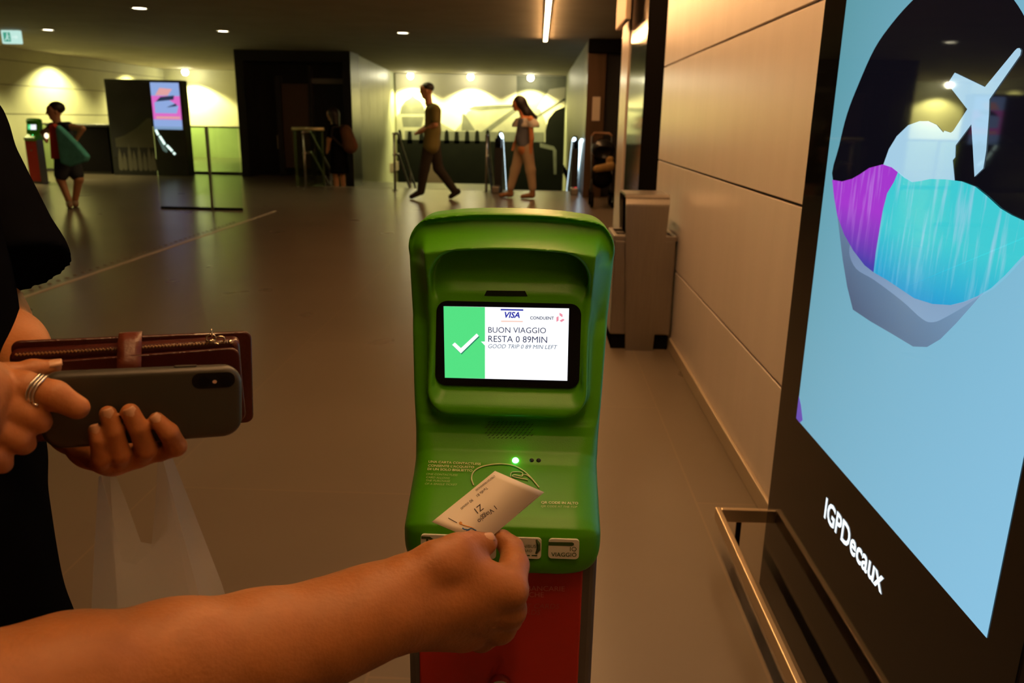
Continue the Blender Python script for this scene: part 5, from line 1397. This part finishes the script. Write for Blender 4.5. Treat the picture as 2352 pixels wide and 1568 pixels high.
def b_pack(W, r):
    hd, nk, ch, hp = W(895, 690), W(910, 740), W(940, 820), W(950, 960)
    lo, hi = (hp[0] - 0.7, 14.1, -0.35), (hp[0] + 0.7, 15.1, 1.6)
    sh_, el, hn = W(900, 800, -0.16), W(870, 890, -0.18), W(860, 960, -0.14); sh2, el2, hn2 = W(930, 800, 0.16), W(900, 900, 0.18), W(870, 960, 0.12)
    L = [[W(930, 1000, -0.07), W(920, 1130, -0.07), W(935, 1290, -0.07)], [W(965, 1000, 0.07), W(975, 1130, 0.07), W(985, 1290, 0.07)]]
    f = field_for(lo, hi)
    head(f, hd, (-0.8, 0.3, 0), 0.95); f.cone(hd - A((-0.02, 0, 0.06)), nk - A((0, 0, 0.08)), 0.048, 0.055, 0.03)
    for q in (-1, 1):
        o_ = A((0, 0.075, 0)) * q
        f.cone(ch + o_, hp + o_, 0.095, 0.105, 0.05)
    f.cone(sh_, sh2, 0.055, 0.055, 0.04)
    for a, b, c in ((sh_, el, hn), (sh2, el2, hn2)):
        f.chain([(a, 0.046), (b, 0.038), (c, 0.026)], 0.02); d = (c - b) / np.linalg.norm(c - b); f.cone(c, c + d * 0.08, 0.028, 0.018, 0.015)
    for lg in L:
        an = lg[2].copy(); an[2] = -0.10
        f.chain([(lg[0], 0.085), (lg[1], 0.056), (an, 0.040)], 0.03); f.chain([(an + A((0, 0, -0.03)), 0.038), (an + A((-0.12, 0.02, -0.045)), 0.026)], 0.02)
    mesh_from('body', [f.mesh()], M_skin3, r)
    f = field_for(lo, hi)
    for q in (-1, 1):
        o_ = A((0, 0.075, 0)) * q
        f.cone(ch + o_, hp + o_, 0.108, 0.12, 0.05); f.cone(hp + o_, W(955, 1130) + o_ * 1.1, 0.12, 0.15, 0.05)
    f.cone(sh_, sh2, 0.066, 0.066, 0.04)
    for a, b in ((sh_, el), (sh2, el2)): f.cone(a, a + (b - a) * 0.6, 0.06, 0.06, 0.02)
    plane_cut(f, W(955, 1150), (0, 0, -1))
    mesh_from('dress', [f.mesh()], M_blackm, r)
    f = field_for(hd - 0.45, hd + 0.3)
    f.ell(hd + A((0.025, -0.01, 0.03)), (0.10, 0.095, 0.09), 0.03); f.chain([(hd + A((0.05, -0.02, -0.02)), 0.085), (hd + A((0.07, -0.03, -0.25)), 0.06)], 0.04)
    plane_cut(f, hd + A((-0.05, 0, 0.02)), (-0.9, 0.3, -0.4))
    mesh_from('hair', [f.mesh()], M_hair, r)
    return W
pk = far_person('person in black with long dark hair stepping onto the stairs beside the dark portal', 14.55, (500, 60, 3.408), (950, 1290), b_pack)
q = at(500 + 1015 / 3.408, 60 + 870 / 3.408, 1, 14.44)
bp = thing('backpack', 'brown backpack on the person in black by the stairs', 'backpack', q)
f = Field(A(q) - 0.32, A(q) + 0.32, 0.008)
f.cone(A(q) + A((-0.02, 0, 0.10)), A(q) + A((0.05, 0, -0.15)), 0.11, 0.13, 0.03, ((0, 1, 0), 1.2)); 
mesh_from('bag_body', [f.mesh()], mat('brown pack cloth', (0.14, 0.055, 0.02), 0.8, vary=0.2, vscale=10), bp)
f = Field(A(q) - 0.32, A(q) + 0.32, 0.008)
f.cone(A(q) + A((0.09, -0.03, -0.06)), A(q) + A((0.11, -0.03, -0.14)), 0.07, 0.08, 0.02)
mesh_from('pocket', [f.mesh()], mat('rust pack cloth', (0.22, 0.07, 0.03), 0.8), bp)
MB().tube([Vector(q) + Vector((-0.02, -0.12, 0.2)), Vector(q) + Vector((-0.2, -0.2, 0.17)), Vector(q) + Vector((-0.24, -0.18, 0.02)), Vector(q) + Vector((-0.06, -0.12, -0.16))], 0.018, 8).build('strap', M_trou, bp, smooth=True)
def b_teal(W, r):
    hd, nk, ch, hp = W(380, 770), W(395, 850), W(425, 930), W(455, 1090)
    lo, hi = (hp[0] - 0.7, 9.9, -0.01), (hp[0] + 0.7, 10.9, 1.6)
    sh_, el, hn = W(475, 875, -0.12), W(570, 890, -0.16), W(520, 975, -0.14); sh2, el2, hn2 = W(360, 880, 0.1), W(300, 920, 0.05), W(318, 965, -0.12)
    L = [[W(440, 1110, -0.06), W(420, 1240, -0.05), W(478, 1385, -0.04)], [W(490, 1110, 0.06), W(545, 1240, 0.04), W(520, 1390, 0.08)]]
    f = field_for(lo, hi)
    head(f, hd, (-0.7, -0.5, 0), 0.92); f.cone(hd - A((-0.01, 0, 0.06)), nk - A((0, 0, 0.03)), 0.045, 0.05, 0.03)
    for q in (-1, 1):
        o_ = A((0, 0.06, 0)) * q
        f.cone(ch + o_, hp + o_, 0.09, 0.10, 0.05)
    f.cone(sh_, sh2, 0.05, 0.05, 0.04)
    for a, b, c in ((sh_, el, hn), (sh2, el2, hn2)):
        f.chain([(a, 0.044), (b, 0.036), (c, 0.026)], 0.02); d = (c - b) / np.linalg.norm(c - b); f.cone(c, c + d * 0.08, 0.028, 0.018, 0.015)
    for lg in L:
        an = lg[2].copy(); an[2] = 0.08
        f.chain([(lg[0], 0.082), (lg[1], 0.054), (an, 0.038)], 0.03)
    mesh_from('body', [f.mesh()], M_skin3, r)
    f = field_for(lo, hi)
    for q in (-1, 1):
        o_ = A((0, 0.06, 0)) * q
        f.cone(ch + o_, hp + o_, 0.103, 0.112, 0.05)
    f.cone(sh_, sh2, 0.06, 0.06, 0.04)
    mesh_from('top', [f.mesh()], M_shirtd, r)
    f = field_for(lo, hi)
    for lg in L: f.cone(lg[0] + A((0, 0, 0.05)), lg[0] + (lg[1] - lg[0]) * 0.75, 0.105, 0.085, 0.03)
    mesh_from('shorts', [f.mesh()], M_shirtd, r)
    for lg in L:
        f = field_for(lo, hi); a2 = lg[2].copy(); a2[2] = 0.05; f.chain([(a2, 0.045), (a2 + A((0.07, -0.12, -0.012)), 0.036)], 0.02); plane_cut(f, A((0, 0, 0.0)), (0, 0, -1))
        mesh_from('shoe', [f.mesh()], mat('pale shoes', (0.34, 0.20, 0.12), 0.7), r)
    f = field_for(hd - 0.3, hd + 0.3)
    f.ell(hd + A((0.02, 0.02, 0.045)), (0.098, 0.095, 0.08), 0.03); plane_cut(f, hd + A((-0.045, -0.035, 0.03)), (-0.7, -0.5, -0.5))
    mesh_from('hair', [f.mesh()], M_hair, r)
    # what this person carries
far_person('person in dark top carrying red and teal bags in front of the service counter', 10.4, (0, 0, 3.015), (500, 1420), b_teal)
def Wt(x, yy, dy=0.0): return Vector(at(x / 3.015, yy / 3.015, 1, 10.4 + dy))
bf_ = Frame(Wt(365, 985, -0.2), (1, 0, 0), (0, 0, 1))
k_ = 0.00574 / 3.015
tag(MB().prism(bf_, [(-30 * k_, -110 * k_), (38 * k_, -105 * k_), (36 * k_, 95 * k_), (20 * k_, 120 * k_), (-16 * k_, 110 * k_)], -0.09, 0.0).build('tote_bag', mat('red cloth', (0.70, 0.06, 0.03), 0.8), None, loc=Wt(365, 985, -0.2), bevel=0.015, seg=3), 'bright red bag carried by the person beside the distant validator', 'bag')
bf_ = Frame(Wt(470, 1030, -0.32), (1, 0, 0), (0, 0, 1))
tag(MB().prism(bf_, [(-70 * k_, -95 * k_), (-10 * k_, -115 * k_), (100 * k_, -80 * k_), (122 * k_, -50 * k_), (60 * k_, 30 * k_), (0, 95 * k_), (-60 * k_, 155 * k_), (-72 * k_, 120 * k_)], -0.11, 0.0).build('cloth_bag', mat('teal cloth', (0.09, 0.42, 0.40), 0.85, vary=0.25, vscale=12), None, loc=Wt(470, 1030, -0.32), bevel=0.03, seg=3), 'teal cloth bag hanging at the hip of the person in dark top', 'bag')
gl_ = Wt(322, 940, -0.20)  # light of the phone held in the hand, shaped as a glowing ball
tag(MB().ball(gl_, 0.034, 14, 8, (0.8, 0.4, 1.0)).build('phone_light', emat('warm glow', (1.0, 0.75, 0.5), 2.5), None, loc=gl_), 'tiny warm glowing light in the hand of the person in dark top', 'light')
